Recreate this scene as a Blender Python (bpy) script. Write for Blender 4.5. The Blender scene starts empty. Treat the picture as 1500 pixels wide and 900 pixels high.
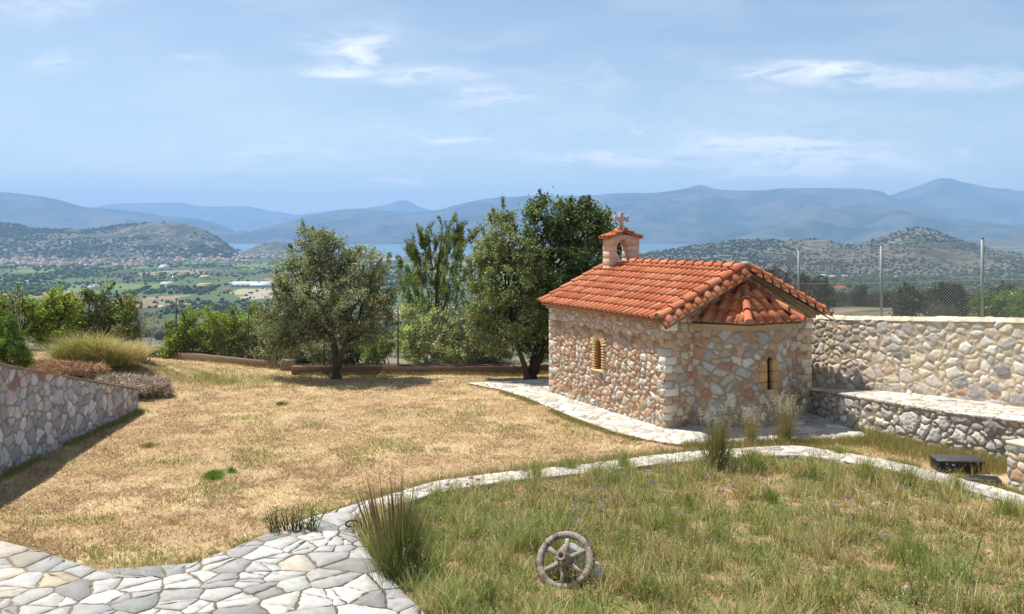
import bpy, math, random
import numpy as np
from mathutils import Vector, Matrix

# ---------------------------------------------------------------- camera, light, exposure
SC = bpy.context.scene
COL = SC.collection
CAMZ = 4.785
F = 1350.0
cam = bpy.data.cameras.new("camera"); camo = bpy.data.objects.new("camera", cam); COL.objects.link(camo)
camo.location = (0, 0, CAMZ); camo.rotation_euler = (math.radians(90), 0, 0)
cam.lens = F / 1500 * 36; cam.sensor_width = 36; cam.shift_y = -110 / 1500
cam.clip_start = 0.1; cam.clip_end = 80000
SC.camera = camo
SUNV = Vector((-0.44, 0.24, 1.0)).normalized()
sun = bpy.data.lights.new("sun", 'SUN'); suno = bpy.data.objects.new("sun", sun); COL.objects.link(suno)
sun.energy = 4.5; sun.angle = math.radians(0.53); sun.color = (1.0, 0.955, 0.88)
suno.rotation_euler = SUNV.to_track_quat('Z', 'Y').to_euler(); suno.location = (-10, 10, 30)
SC.view_settings.view_transform = 'Standard'; SC.view_settings.look = 'None'
SC.view_settings.gamma = 1; SC.view_settings.exposure = 0.64; SC.view_settings.use_curve_mapping = False
SC.cycles.max_bounces = 6; SC.cycles.diffuse_bounces = 3; SC.cycles.transmission_bounces = 4
SC.cycles.transparent_max_bounces = 8; SC.cycles.volume_bounces = 2; SC.cycles.use_denoising = True
SKY_STRENGTH = 0.086
HAZE_DENSITY = 8.8e-5

class NT:
    """small helper that wires shader math"""
    def __init__(s, tree): s.t = tree; s.n = tree.nodes; s.l = tree.links
    def new(s, typ, **kw):
        nd = s.n.new(typ)
        for k, v in kw.items(): setattr(nd, k, v)
        return nd
    def link(s, a, b): s.l.new(a, b)
    def put(s, inp, v):
        if hasattr(v, 'is_output') or isinstance(v, bpy.types.NodeSocket): s.l.new(v, inp)
        else: inp.default_value = v
    def m(s, op, a, b=0.0, c=None, clamp=False):
        nd = s.n.new('ShaderNodeMath'); nd.operation = op; nd.use_clamp = clamp
        s.put(nd.inputs[0], a); s.put(nd.inputs[1], b)
        if c is not None: s.put(nd.inputs[2], c)
        return nd.outputs[0]
    def mix(s, f, a, b, mode='MIX'):
        nd = s.n.new('ShaderNodeMix'); nd.data_type = 'RGBA'; nd.blend_type = mode; nd.clamp_factor = True
        s.put(nd.inputs[0], f); s.put(nd.inputs[6], a); s.put(nd.inputs[7], b)
        return nd.outputs[2]
    def ramp(s, f, stops):
        nd = s.n.new('ShaderNodeValToRGB'); cr = nd.color_ramp
        while len(cr.elements) < len(stops): cr.elements.new(0.5)
        for e, (p, c) in zip(cr.elements, stops):
            e.position = p; e.color = c if len(c) == 4 else (*c, 1)
        s.put(nd.inputs[0], f); return nd.outputs[0]
    def smooth(s, v, lo, hi):
        nd = s.n.new('ShaderNodeMapRange'); nd.interpolation_type = 'SMOOTHSTEP'
        s.put(nd.inputs[0], v); s.put(nd.inputs[1], lo); s.put(nd.inputs[2], hi)
        nd.inputs[3].default_value = 0; nd.inputs[4].default_value = 1
        return nd.outputs[0]
    def noise(s, vec, scale, detail=4, rough=0.55):
        nd = s.n.new('ShaderNodeTexNoise'); s.put(nd.inputs['Vector'], vec)
        nd.inputs['Scale'].default_value = scale; nd.inputs['Detail'].default_value = detail
        nd.inputs['Roughness'].default_value = rough
        return nd.outputs['Fac']

def build_world():
    w = bpy.data.worlds.new("World"); SC.world = w; w.use_nodes = True
    T = NT(w.node_tree); T.n.clear()
    out = T.new('ShaderNodeOutputWorld'); bg = T.new('ShaderNodeBackground')
    sky = T.new('ShaderNodeTexSky'); sky.sky_type = 'NISHITA'; sky.sun_disc = False
    sky.sun_elevation = math.asin(SUNV.z); sky.sun_rotation = math.atan2(SUNV.x, SUNV.y)
    sky.altitude = 100; sky.air_density = 1.0; sky.dust_density = 0.35; sky.ozone_density = 2.6
    geo = T.new('ShaderNodeTexCoord')
    sep = T.new('ShaderNodeSeparateXYZ'); T.link(geo.outputs['Generated'], sep.inputs[0])
    y = T.m('MAXIMUM', sep.outputs[1], 0.02)
    a = T.m('DIVIDE', sep.outputs[0], y); e = T.m('DIVIDE', sep.outputs[2], y)
    comb = T.new('ShaderNodeCombineXYZ'); T.link(a, comb.inputs[0]); T.link(T.m('MULTIPLY', e, 3.2), comb.inputs[1])
    # soft warp so that each wisp has its own outline
    wn = T.new('ShaderNodeTexNoise'); T.link(comb.outputs[0], wn.inputs['Vector']); wn.inputs['Scale'].default_value = 9; wn.inputs['Detail'].default_value = 5
    ws = T.new('ShaderNodeSeparateColor'); T.link(wn.outputs['Color'], ws.inputs[0])
    aw = T.m('ADD', a, T.m('MULTIPLY', T.m('SUBTRACT', ws.outputs[0], 0.5), 0.14))
    ew = T.m('ADD', e, T.m('MULTIPLY', T.m('SUBTRACT', ws.outputs[1], 0.5), 0.045))
    total = None
    for px, py, rx, ry, s in [(520, 72, 58, 22, .95), (490, 104, 45, 8, .7), (625, 110, 85, 11, .6), (720, 148, 45, 13, .55), (700, 133, 40, 5, .4), (80, 92, 32, 16, .4),
            (1180, 102, 95, 11, .85), (1340, 115, 200, 14, .5), (890, 230, 90, 9, 1.2), (1130, 214, 115, 12, 1.3),
            (1195, 240, 130, 14, 1.0), (1170, 258, 90, 7, 1.0), (572, 271, 30, 8, 1.2), (655, 198, 45, 6, .9), (350, 220, 150, 12, .35),
            (300, 245, 230, 12, .35), (860, 120, 60, 22, .25), (1440, 265, 60, 8, .4), (480, 212, 230, 40, .22), (60, 8, 90, 14, .35), (290, 87, 30, 7, .3),
            (985, 183, 50, 4, .4), (1100, 190, 420, 45, .16), (1395, 218, 10, 4, .5), (1390, 245, 60, 5, .35)]:
        dx = T.m('MULTIPLY', T.m('SUBTRACT', aw, (px - 750) / F), F / rx)
        dy = T.m('MULTIPLY', T.m('SUBTRACT', ew, (340 - py) / F), F / ry)
        r2 = T.m('ADD', T.m('MULTIPLY', dx, dx), T.m('MULTIPLY', dy, dy))
        g = T.m('MULTIPLY', T.m('EXPONENT', T.m('MULTIPLY', r2, -0.9)), s)
        total = g if total is None else T.m('ADD', total, g)
    comb2 = T.new('ShaderNodeCombineXYZ'); T.link(aw, comb2.inputs[0]); T.link(T.m('MULTIPLY', ew, 4.5), comb2.inputs[1])
    n1 = T.noise(comb2.outputs[0], 22, 7, 0.6)
    n2 = T.noise(comb2.outputs[0], 5, 4, 0.5)
    dens = T.m('MULTIPLY', total, T.smooth(n1, 0.30, 0.60))
    veil = T.m('ADD', T.m('MULTIPLY', T.smooth(n2, 0.40, 0.72), 0.16), T.m('ADD', T.m('MULTIPLY', T.smooth(a, 0.25, -0.55), 0.06), T.m('MULTIPLY', T.smooth(e, 0.22, 0.0), 0.22)))
    dens = T.m('ADD', dens, veil, clamp=True)
    dens = T.m('MULTIPLY', dens, T.smooth(e, 0.0, 0.03))
    col = T.mix(T.m('MULTIPLY', dens, 0.92), sky.outputs[0], (9.4, 9.3, 9.4, 1))
    hsv = T.new('ShaderNodeHueSaturation'); hsv.inputs['Saturation'].default_value = 0.84
    T.link(col, hsv.inputs['Color'])
    T.link(hsv.outputs[0], bg.inputs['Color']); bg.inputs['Strength'].default_value = SKY_STRENGTH
    T.link(bg.outputs[0], out.inputs[0])
build_world()

# ---------------------------------------------------------------- helpers
rng = np.random.default_rng(11)
def lin(c):
    return tuple((v / 12.92 if v <= 0.04045 else ((v + 0.055) / 1.055) ** 2.4) for v in (x / 255 for x in c))
def P(px, py, D):
    """a photograph pixel at depth D as a point in metres"""
    return Vector(((px - 750) / F * D, D, CAMZ + (340 - py) / F * D))
def G(px, py, z=0.0):
    D = (CAMZ - z) * F / (py - 340); return ((px - 750) / F * D, D)

def _h(ix, iy, seed):
    n = (ix.astype(np.int64) * 374761393 + iy.astype(np.int64) * 668265263 + seed * 1442695041) & 0xffffffff
    n = ((n ^ (n >> 13)) * 1274126177) & 0xffffffff
    n = (n ^ (n >> 16)) & 0xffffffff
    n = (n * 2246822519) & 0xffffffff
    n = (n ^ (n >> 15)) & 0xffffffff
    return n / 4294967295.0
def vn(x, y, seed=0):
    x = np.asarray(x, float); y = np.asarray(y, float)
    ix = np.floor(x); iy = np.floor(y); fx = x - ix; fy = y - iy
    fx = fx * fx * (3 - 2 * fx); fy = fy * fy * (3 - 2 * fy)
    a = _h(ix, iy, seed); b = _h(ix + 1, iy, seed); c = _h(ix, iy + 1, seed); d = _h(ix + 1, iy + 1, seed)
    return (a * (1 - fx) + b * fx) * (1 - fy) + (c * (1 - fx) + d * fx) * fy
def fbm(x, y, seed=0, o=4):
    s = 0; a = 0.5; n = 0
    for i in range(o):
        s = s + a * vn(np.asarray(x) * 2 ** i, np.asarray(y) * 2 ** i, seed + i * 17); n += a; a *= 0.5
    return s / n
def sstep(a, b, x):
    t = np.clip((np.asarray(x, float) - a) / (b - a), 0, 1); return t * t * (3 - 2 * t)

def tag(o, label=None, cat=None, group=None, kind=None):
    if label: o['label'] = label
    if cat: o['category'] = cat
    if group: o['group'] = group
    if kind: o['kind'] = kind
    return o
def empty(name, loc=(0, 0, 0), rz=0.0, label=None, cat=None, group=None):
    o = bpy.data.objects.new(name, None); COL.objects.link(o); o.location = loc; o.rotation_euler = (0, 0, rz)
    o.empty_display_size = 0.2
    return tag(o, label, cat, group)
def mk(name, V, faces, mat, parent=None, col=None, smooth=False, fcol=None):
    """V (n,3); faces: list of index arrays (k,3)/(k,4) or python lists of tuples"""
    me = bpy.data.meshes.new(name)
    V = np.asarray(V, dtype=np.float32).reshape(-1, 3)
    loops = []; starts = []; tot = 0
    for f in faces:
        if isinstance(f, np.ndarray):
            k = f.shape[1]; loops.append(f.reshape(-1)); starts.append(tot + np.arange(f.shape[0]) * k); tot += f.size
        else:
            loops.append(np.array(f)); starts.append(np.array([tot])); tot += len(f)
    L = np.concatenate(loops).astype(np.int32); S = np.concatenate(starts).astype(np.int32)
    me.vertices.add(len(V)); me.vertices.foreach_set('co', V.reshape(-1))
    me.loops.add(len(L)); me.loops.foreach_set('vertex_index', L)
    me.polygons.add(len(S)); me.polygons.foreach_set('loop_start', S)
    if smooth: me.polygons.foreach_set('use_smooth', np.ones(len(S), dtype=bool))
    me.update(calc_edges=True)
    if col is not None:
        ca = me.color_attributes.new('Col', 'FLOAT_COLOR', 'POINT')
        c = np.ones((len(V), 4), dtype=np.float32); c[:, :3] = np.asarray(col, dtype=np.float32)
        ca.data.foreach_set('color', c.reshape(-1))
    me.validate(clean_customdata=False)
    if mat: me.materials.append(mat)
    o = bpy.data.objects.new(name, me); COL.objects.link(o)
    if parent: o.parent = parent
    return o
class MB:
    """collects solids into one mesh; colours per vertex"""
    def __init__(s): s.V = []; s.F = []; s.C = []; s.n = 0
    def add(s, V, Fc, c=(1, 1, 1)):
        V = np.asarray(V, float).reshape(-1, 3)
        s.V.append(V); s.C.append(np.broadcast_to(np.asarray(c, float), V.shape) if np.ndim(c) < 2 else np.asarray(c))
        for f in Fc:
            if isinstance(f, np.ndarray): s.F.append(f + s.n)
            else: s.F.append([i + s.n for i in f])
        s.n += len(V); return s
    def hexa(s, p, c=(1, 1, 1)):
        return s.add(p, [np.array([[0, 3, 2, 1], [4, 5, 6, 7], [0, 1, 5, 4], [1, 2, 6, 5], [2, 3, 7, 6], [3, 0, 4, 7]])], c)
    def box(s, ctr, size, c=(1, 1, 1), ax=None, bev=0.0, jit=0.0):
        """box on axes ax (three vectors); with a chamfer when bev > 0"""
        ctr = np.asarray(ctr, float); h = np.asarray(size, float) / 2
        ax = np.eye(3) if ax is None else np.asarray([list(a) for a in ax], float)
        if bev <= 0:
            q = np.array([[-1, -1, -1], [1, -1, -1], [1, 1, -1], [-1, 1, -1], [-1, -1, 1], [1, -1, 1], [1, 1, 1], [-1, 1, 1]], float) * h
            return s.hexa(ctr + q @ ax, c)
        b = min(bev, *(h * 0.9)); pts = []; idx = {}
        for sx in (-1, 1):
            for sy in (-1, 1):
                for sz in (-1, 1):
                    for k in range(3):
                        v = np.array([sx * h[0], sy * h[1], sz * h[2]])
                        for m in range(3):
                            if m != k: v[m] -= b * (sx, sy, sz)[m]
                        idx[(sx, sy, sz, k)] = len(pts); pts.append(v)
        fs = []
        for k in range(3):
            o1, o2 = (k + 1) % 3, (k + 2) % 3
            for sg in (-1, 1):
                f = []
                for (a, d) in ((-1, -1), (1, -1), (1, 1), (-1, 1)):
                    t = [0, 0, 0]; t[k] = sg; t[o1] = a; t[o2] = d; f.append(idx[(*t, k)])
                fs.append(f if sg > 0 else f[::-1])
        for k in range(3):          # edges along axis k
            o1, o2 = (k + 1) % 3, (k + 2) % 3
            for a in (-1, 1):
                for d in (-1, 1):
                    t0 = [0, 0, 0]; t0[k] = -1; t0[o1] = a; t0[o2] = d; t1 = list(t0); t1[k] = 1
                    f = [idx[(*t0, o1)], idx[(*t1, o1)], idx[(*t1, o2)], idx[(*t0, o2)]]
                    fs.append(f if a * d < 0 else f[::-1])
        for sx in (-1, 1):
            for sy in (-1, 1):
                for sz in (-1, 1):
                    f = [idx[(sx, sy, sz, 0)], idx[(sx, sy, sz, 1)], idx[(sx, sy, sz, 2)]]
                    fs.append(f if sx * sy * sz > 0 else f[::-1])
        pts = np.array(pts)
        if jit: pts = pts + rng.normal(0, jit, pts.shape)
        return s.add(ctr + pts @ ax, fs, c)
    def tube(s, pts, rad, n=8, c=(1, 1, 1), cap=True):
        pts = np.asarray([list(p) for p in pts], float); m = len(pts)
        rad = np.broadcast_to(np.asarray(rad, float), (m,))
        tan = np.gradient(pts, axis=0); tan /= np.linalg.norm(tan, axis=1)[:, None] + 1e-9
        ref = np.array([0, 0, 1.0]) if abs(tan[0][2]) < 0.9 else np.array([1.0, 0, 0])
        rings = []
        for i in range(m):
            u = np.cross(tan[i], ref); u /= np.linalg.norm(u) + 1e-9; ref = np.cross(u, tan[i]); w = ref
            a = np.arange(n) / n * 2 * math.pi
            rings.append(pts[i] + rad[i] * (np.cos(a)[:, None] * u + np.sin(a)[:, None] * w))
        V = np.concatenate(rings); i0 = np.arange(n); i1 = (i0 + 1) % n; fs = []
        for i in range(m - 1):
            fs.append(np.stack([i * n + i0, (i + 1) * n + i0, (i + 1) * n + i1, i * n + i1], 1))
        if cap: fs += [list(range(n)), [(m - 1) * n + k for k in range(n)][::-1]]
        return s.add(V, fs, c)
    def build(s, name, mat, parent=None, smooth=False):
        V = np.concatenate(s.V); return mk(name, V, s.F, mat, parent, np.concatenate(s.C), smooth)

# ---------------------------------------------------------------- materials
def new_mat(name):
    m = bpy.data.materials.new(name); m.use_nodes = True; T = NT(m.node_tree)
    b = next(n for n in T.n if n.type == 'BSDF_PRINCIPLED'); return m, T, b
def mat_col(name, rough=0.85, nscale=8.0, namp=0.35, bump=0.0, bscale=40.0, spec=0.3, fine=60.0, bdist=0.02, stain=None):
    """colour from the Col attribute times noise"""
    m, T, b = new_mat(name)
    at = T.new('ShaderNodeAttribute', attribute_name='Col'); tc = T.new('ShaderNodeNewGeometry')
    n1 = T.noise(tc.outputs['Position'], nscale, 5); n2 = T.noise(tc.outputs['Position'], fine, 4, 0.65)
    f = T.m('ADD', T.m('MULTIPLY', T.m('SUBTRACT', n1, 0.5), namp * 2), T.m('ADD', T.m('MULTIPLY', T.m('SUBTRACT', n2, 0.5), namp * 1.6), 1.0))
    c = T.new('ShaderNodeVectorMath', operation='SCALE'); T.link(at.outputs['Color'], c.inputs[0]); T.link(f, c.inputs['Scale'])
    o = c.outputs[0]
    if stain:
        n3 = T.noise(tc.outputs['Position'], stain[1], 6, 0.7)
        o = T.mix(T.m('MULTIPLY', T.smooth(n3, stain[2], stain[2] + 0.14), stain[3]), o, (*stain[0], 1))
    T.link(o, b.inputs['Base Color']); b.inputs['Roughness'].default_value = rough
    b.inputs['Specular IOR Level'].default_value = spec
    if bump:
        bp = T.new('ShaderNodeBump'); bp.inputs['Strength'].default_value = bump; bp.inputs['Distance'].default_value = bdist
        T.link(T.noise(tc.outputs['Position'], bscale, 5, 0.65), bp.inputs['Height']); T.link(bp.outputs[0], b.inputs['Normal'])
    return m
def mat_leaf(name, trans=0.35, rough=0.5, spec=0.35, tint=(1.25, 1.35, 0.6)):
    m, T, b = new_mat(name)
    at = T.new('ShaderNodeAttribute', attribute_name='Col')
    T.link(at.outputs['Color'], b.inputs['Base Color']); b.inputs['Roughness'].default_value = rough
    b.inputs['Specular IOR Level'].default_value = spec
    tr = T.new('ShaderNodeBsdfTranslucent')
    br = T.new('ShaderNodeVectorMath', operation='MULTIPLY'); T.link(at.outputs['Color'], br.inputs[0]); br.inputs[1].default_value = tint
    T.link(br.outputs[0], tr.inputs[0])
    mx = T.new('ShaderNodeMixShader'); mx.inputs[0].default_value = trans
    out = next(n for n in T.n if n.type == 'OUTPUT_MATERIAL')
    T.link(b.outputs[0], mx.inputs[1]); T.link(tr.outputs[0], mx.inputs[2]); T.link(mx.outputs[0], out.inputs[0])
    return m
M = {}
M['rubble'] = mat_col('rubble_stone', 0.9, 14, 0.22, 0.5, 70, 0.25, 90)
M['block'] = mat_col('cut_stone', 0.85, 6, 0.12, 0.25, 60, 0.3, 50)
M['flag'] = mat_col('flagstone', 0.9, 5, 0.30, 0.5, 40, 0.2, 26, stain=((0.25, 0.235, 0.21), 4.5, 0.52, 0.6), bdist=.015)
M['mortar'] = mat_col('mortar', 0.95, 10, 0.2, 0.4, 60, 0.1, 80)
M['tile'] = mat_col('terracotta', 0.85, 4, 0.24, 0.25, 60, 0.25, 40, stain=((0.30, 0.22, 0.17), 6, 0.57, 0.45))
M['wood'] = mat_col('weathered_wood', 0.85, 18, 0.35, 0.6, 60, 0.2, 70, stain=((0.10, 0.085, 0.07), 14, 0.55, 0.75))
M['bark'] = mat_col('bark', 0.95, 18, 0.3, 0.6, 50, 0.1, 70)
M['leaf'] = mat_leaf('leaves'); M['grass'] = mat_leaf('grass_blades', 0.3, 0.6, 0.2, (1.2, 1.15, 0.78))
M['metal'] = mat_col('galvanised_metal', 0.5, 10, 0.1, 0, 0, 0.5)
M['plastic'] = mat_col('black_plastic', 0.45, 6, 0.2, 0.1, 30, 0.4)
M['concrete'] = mat_col('concrete', 0.95, 5, 0.2, 0.3, 50, 0.2, 40)
M['far'] = mat_col('far_building', 0.9, 0.05, 0.05, 0, 0, 0.2, 0.2)
M['fargreen'] = mat_col('far_foliage', 1.0, 0.1, 0.25, 0, 0, 0.05, 0.7)

# ---------------------------------------------------------------- site geometry
N0 = np.array([3.713, 22.28, 0.0]); UU = np.array([0.8917, 0.4526, 0.0]); VV = np.array([-0.4526, 0.8917, 0.0]); ZZ = np.array([0, 0, 1.0])
CW, CL, CH = 4.695, 5.70, 2.56          # chapel: width across the apse end, length, wall height
def CP(u, v, z): return N0 + UU * u + VV * v + ZZ * z
LWX = -10.0                              # left retaining wall runs along x = -10
def lw_top(y): return np.clip(0.565 + 0.244 * (24.6 - y), 0.5, 3.1)
W1 = np.array([(7.6, 25.4), (7.93, 24.3), (8.12, 22.6), (8.75, 21.0), (9.5, 19.6), (10.36, 18.4), (11.7, 16.6), (13.0, 14.8)])
W1z = np.array([0.55, 0.63, 0.83, 0.90, 0.95, 1.0, 1.08, 1.15])
T1 = np.array([(4.9, 31.6), (7.0, 27.7), (8.25, 25.4), (9.46, 23.3), (10.27, 22.0), (11.3, 20.3), (13.0, 17.3), (15.0, 13.6)])
T1z = np.array([2.1, 2.33, 2.46, 2.61, 2.72, 2.85, 3.0, 3.15])
KERB = [G(-200, 515), G(245, 523), G(425, 543)]
KERB2 = [G(427, 549), G(560, 548), G(745, 549), (3.8, 32.2)]
def catmull(pts, n=8):
    p = np.asarray(pts, float); q = np.vstack([2 * p[0] - p[1], p, 2 * p[-1] - p[-2]]); out = []
    for i in range(1, len(q) - 2):
        for k in range(n):
            t = k / n; a, b, c, d = q[i - 1], q[i], q[i + 1], q[i + 2]
            out.append(0.5 * ((2 * b) + (-a + c) * t + (2 * a - 5 * b + 4 * c - d) * t * t + (-a + 3 * b - 3 * c + d) * t ** 3))
    out.append(p[-1]); return np.array(out)
def inpoly(x, y, poly):
    poly = np.asarray(poly); x = np.asarray(x); y = np.asarray(y); r = np.zeros(x.shape, bool); j = len(poly) - 1
    for i in range(len(poly)):
        xi, yi = poly[i]; xj, yj = poly[j]
        c = ((yi > y) != (yj > y)) & (x < (xj - xi) * (y - yi) / (yj - yi + 1e-12) + xi); r ^= c; j = i
    return r
# paving outlines on the ground, metres
PAVE = [G(-160, 775), G(0, 797), G(60, 812), G(120, 833), G(192, 855), G(240, 846), G(341, 808), G(400, 782), G(469, 758), G(546, 735),
        G(580, 748), G(530, 762), G(514, 778), G(550, 828), G(597, 879), G(640, 925), G(700, 1010), G(-400, 1010)]
k_out = catmull([G(535, 741), G(590, 724), G(640, 710), G(700, 701), G(780, 692), G(860, 684), G(960, 671), G(1040, 664), G(1156, 657), G(1216, 664), G(1276, 674), G(1340, 688), G(1420, 709), G(1500, 731), G(1620, 770)], 6)
k_in = catmull([G(530, 762), G(590, 743), G(640, 727), G(700, 716), G(780, 706), G(860, 697), G(960, 685), G(1040, 677), G(1156, 671), G(1216, 677), G(1276, 687), G(1340, 702), G(1420, 724), G(1500, 748), G(1620, 790)], 6)
KPOLY = np.vstack([k_out, k_in[::-1]])
PATH = [G(734, 573), G(765, 583), G(802, 597), G(840, 614), G(900, 635), G(940, 645), G(992, 653), G(1040, 654), G(1130, 650), G(1190, 647), G(1284, 645),
        (8.2, 22.3), (8.1, 23.0), (7.6, 25.0), (5.0, 29.8), (1.4, 29.9), (-1.4, 29.0)]
BED = np.vstack([k_in, [(12, 9), (1, 8.2), G(700, 1010), G(640, 925), G(597, 879), G(550, 828), G(514, 778)]])

def fence_line_y(x):
    k = np.array(KERB + KERB2 + [(30.0, 33.0)]); return np.interp(x, k[:, 0], k[:, 1])
def poly_signed_right(x, y, line):
    """distance to the right side of a polyline (positive: right of it when walking to the camera)"""
    best = np.full(np.shape(x), 1e9); sgn = np.zeros(np.shape(x))
    for a, b in zip(line[:-1], line[1:]):
        d = b - a; L = np.hypot(*d); t = np.clip(((x - a[0]) * d[0] + (y - a[1]) * d[1]) / L ** 2, 0, 1)
        qx = x - a[0] - t * d[0]; qy = y - a[1] - t * d[1]; dist = np.hypot(qx, qy)
        s = np.sign(d[0] * (y - a[1]) - d[1] * (x - a[0])); m = dist < best
        best = np.where(m, dist, best); sgn = np.where(m, s, sgn)
    return best * sgn
def H(x, y):
    x = np.asarray(x, float); y = np.asarray(y, float); r = np.hypot(x, y)
    z = (fbm(x * 0.5, y * 0.5, 3) - 0.5) * 0.10 + (fbm(x * 4, y * 4, 9, 3) - 0.5) * 0.035 - 0.01
    nob = inpoly(x, y, PAVE) | inpoly(x, y, PATH) | inpoly(x, y, KPOLY)
    z = np.where(nob, np.minimum(z, 0) - 0.03, z)
    left = sstep(-9.3, -14.5, x) * (0.9 + 0.25 * (fbm(x * .3, y * .3, 5) - .5)) * sstep(24.4, 26.0, y) * sstep(34.5, 29.5, y + 0 * x)
    bank = (lw_top(y) - 0.10) * (x < LWX - 0.12)
    mixb = sstep(23.6, 25.6, y)
    z = z + np.where(x < LWX - 0.12, bank * (1 - mixb) + left * mixb, left)
    # beyond the fence the hillside falls away to the plain
    fy = fence_line_y(x); d = y - fy - 0.6
    th = x / np.maximum(y, 1.0)
    rt = sstep(0.02, 0.30, th)
    rr = np.maximum(r, 34.0)
    zl = np.interp(rr, [34, 60, 150, 400, 800, 1300, 4300, 5600], [0, -9, -38, -85, -108, -114.2, -114.6, -113])
    zr = np.interp(rr, [34, 60, 120, 200, 300, 600, 1200, 2300, 3200, 5600], [-0.3, -3.0, -7.5, -11.5, -20, -42, -70, -104, -113, -114.6])
    far = zl * (1 - rt) + zr * rt
    far = far + (fbm(x / 60, y / 60, 21) - .5) * 6 * sstep(60, 250, r) * sstep(1500, 600, r)
    k = sstep(0, 6, d)
    z = z * (1 - k) + far * k
    zt = poly_signed_right(x, y, T1) - 0.45
    kr = sstep(0, 1.0, zt); farR = 1.2 - 0.12 * np.maximum(zt, 0)
    z = np.where((zt > 0) & (y < 36), z * (1 - kr) + np.maximum(farR, far) * kr, z)
    # coast: the plain dips under the bay
    px = 750 + F * th
    coast = np.interp(px, [-400, 330, 352, 372, 440, 470, 560, 575, 640, 655, 900, 1100, 1600], [6600, 6500, 5150, 5100, 5100, 4900, 4900, 4350, 4300, 4700, 4700, 9500, 9500])
    coast = coast + (vn(px / 9, px * 0, 4) - .5) * 160
    z = np.where(y > coast, -119 - (y - coast) * 0.01, z)
    return z

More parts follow.
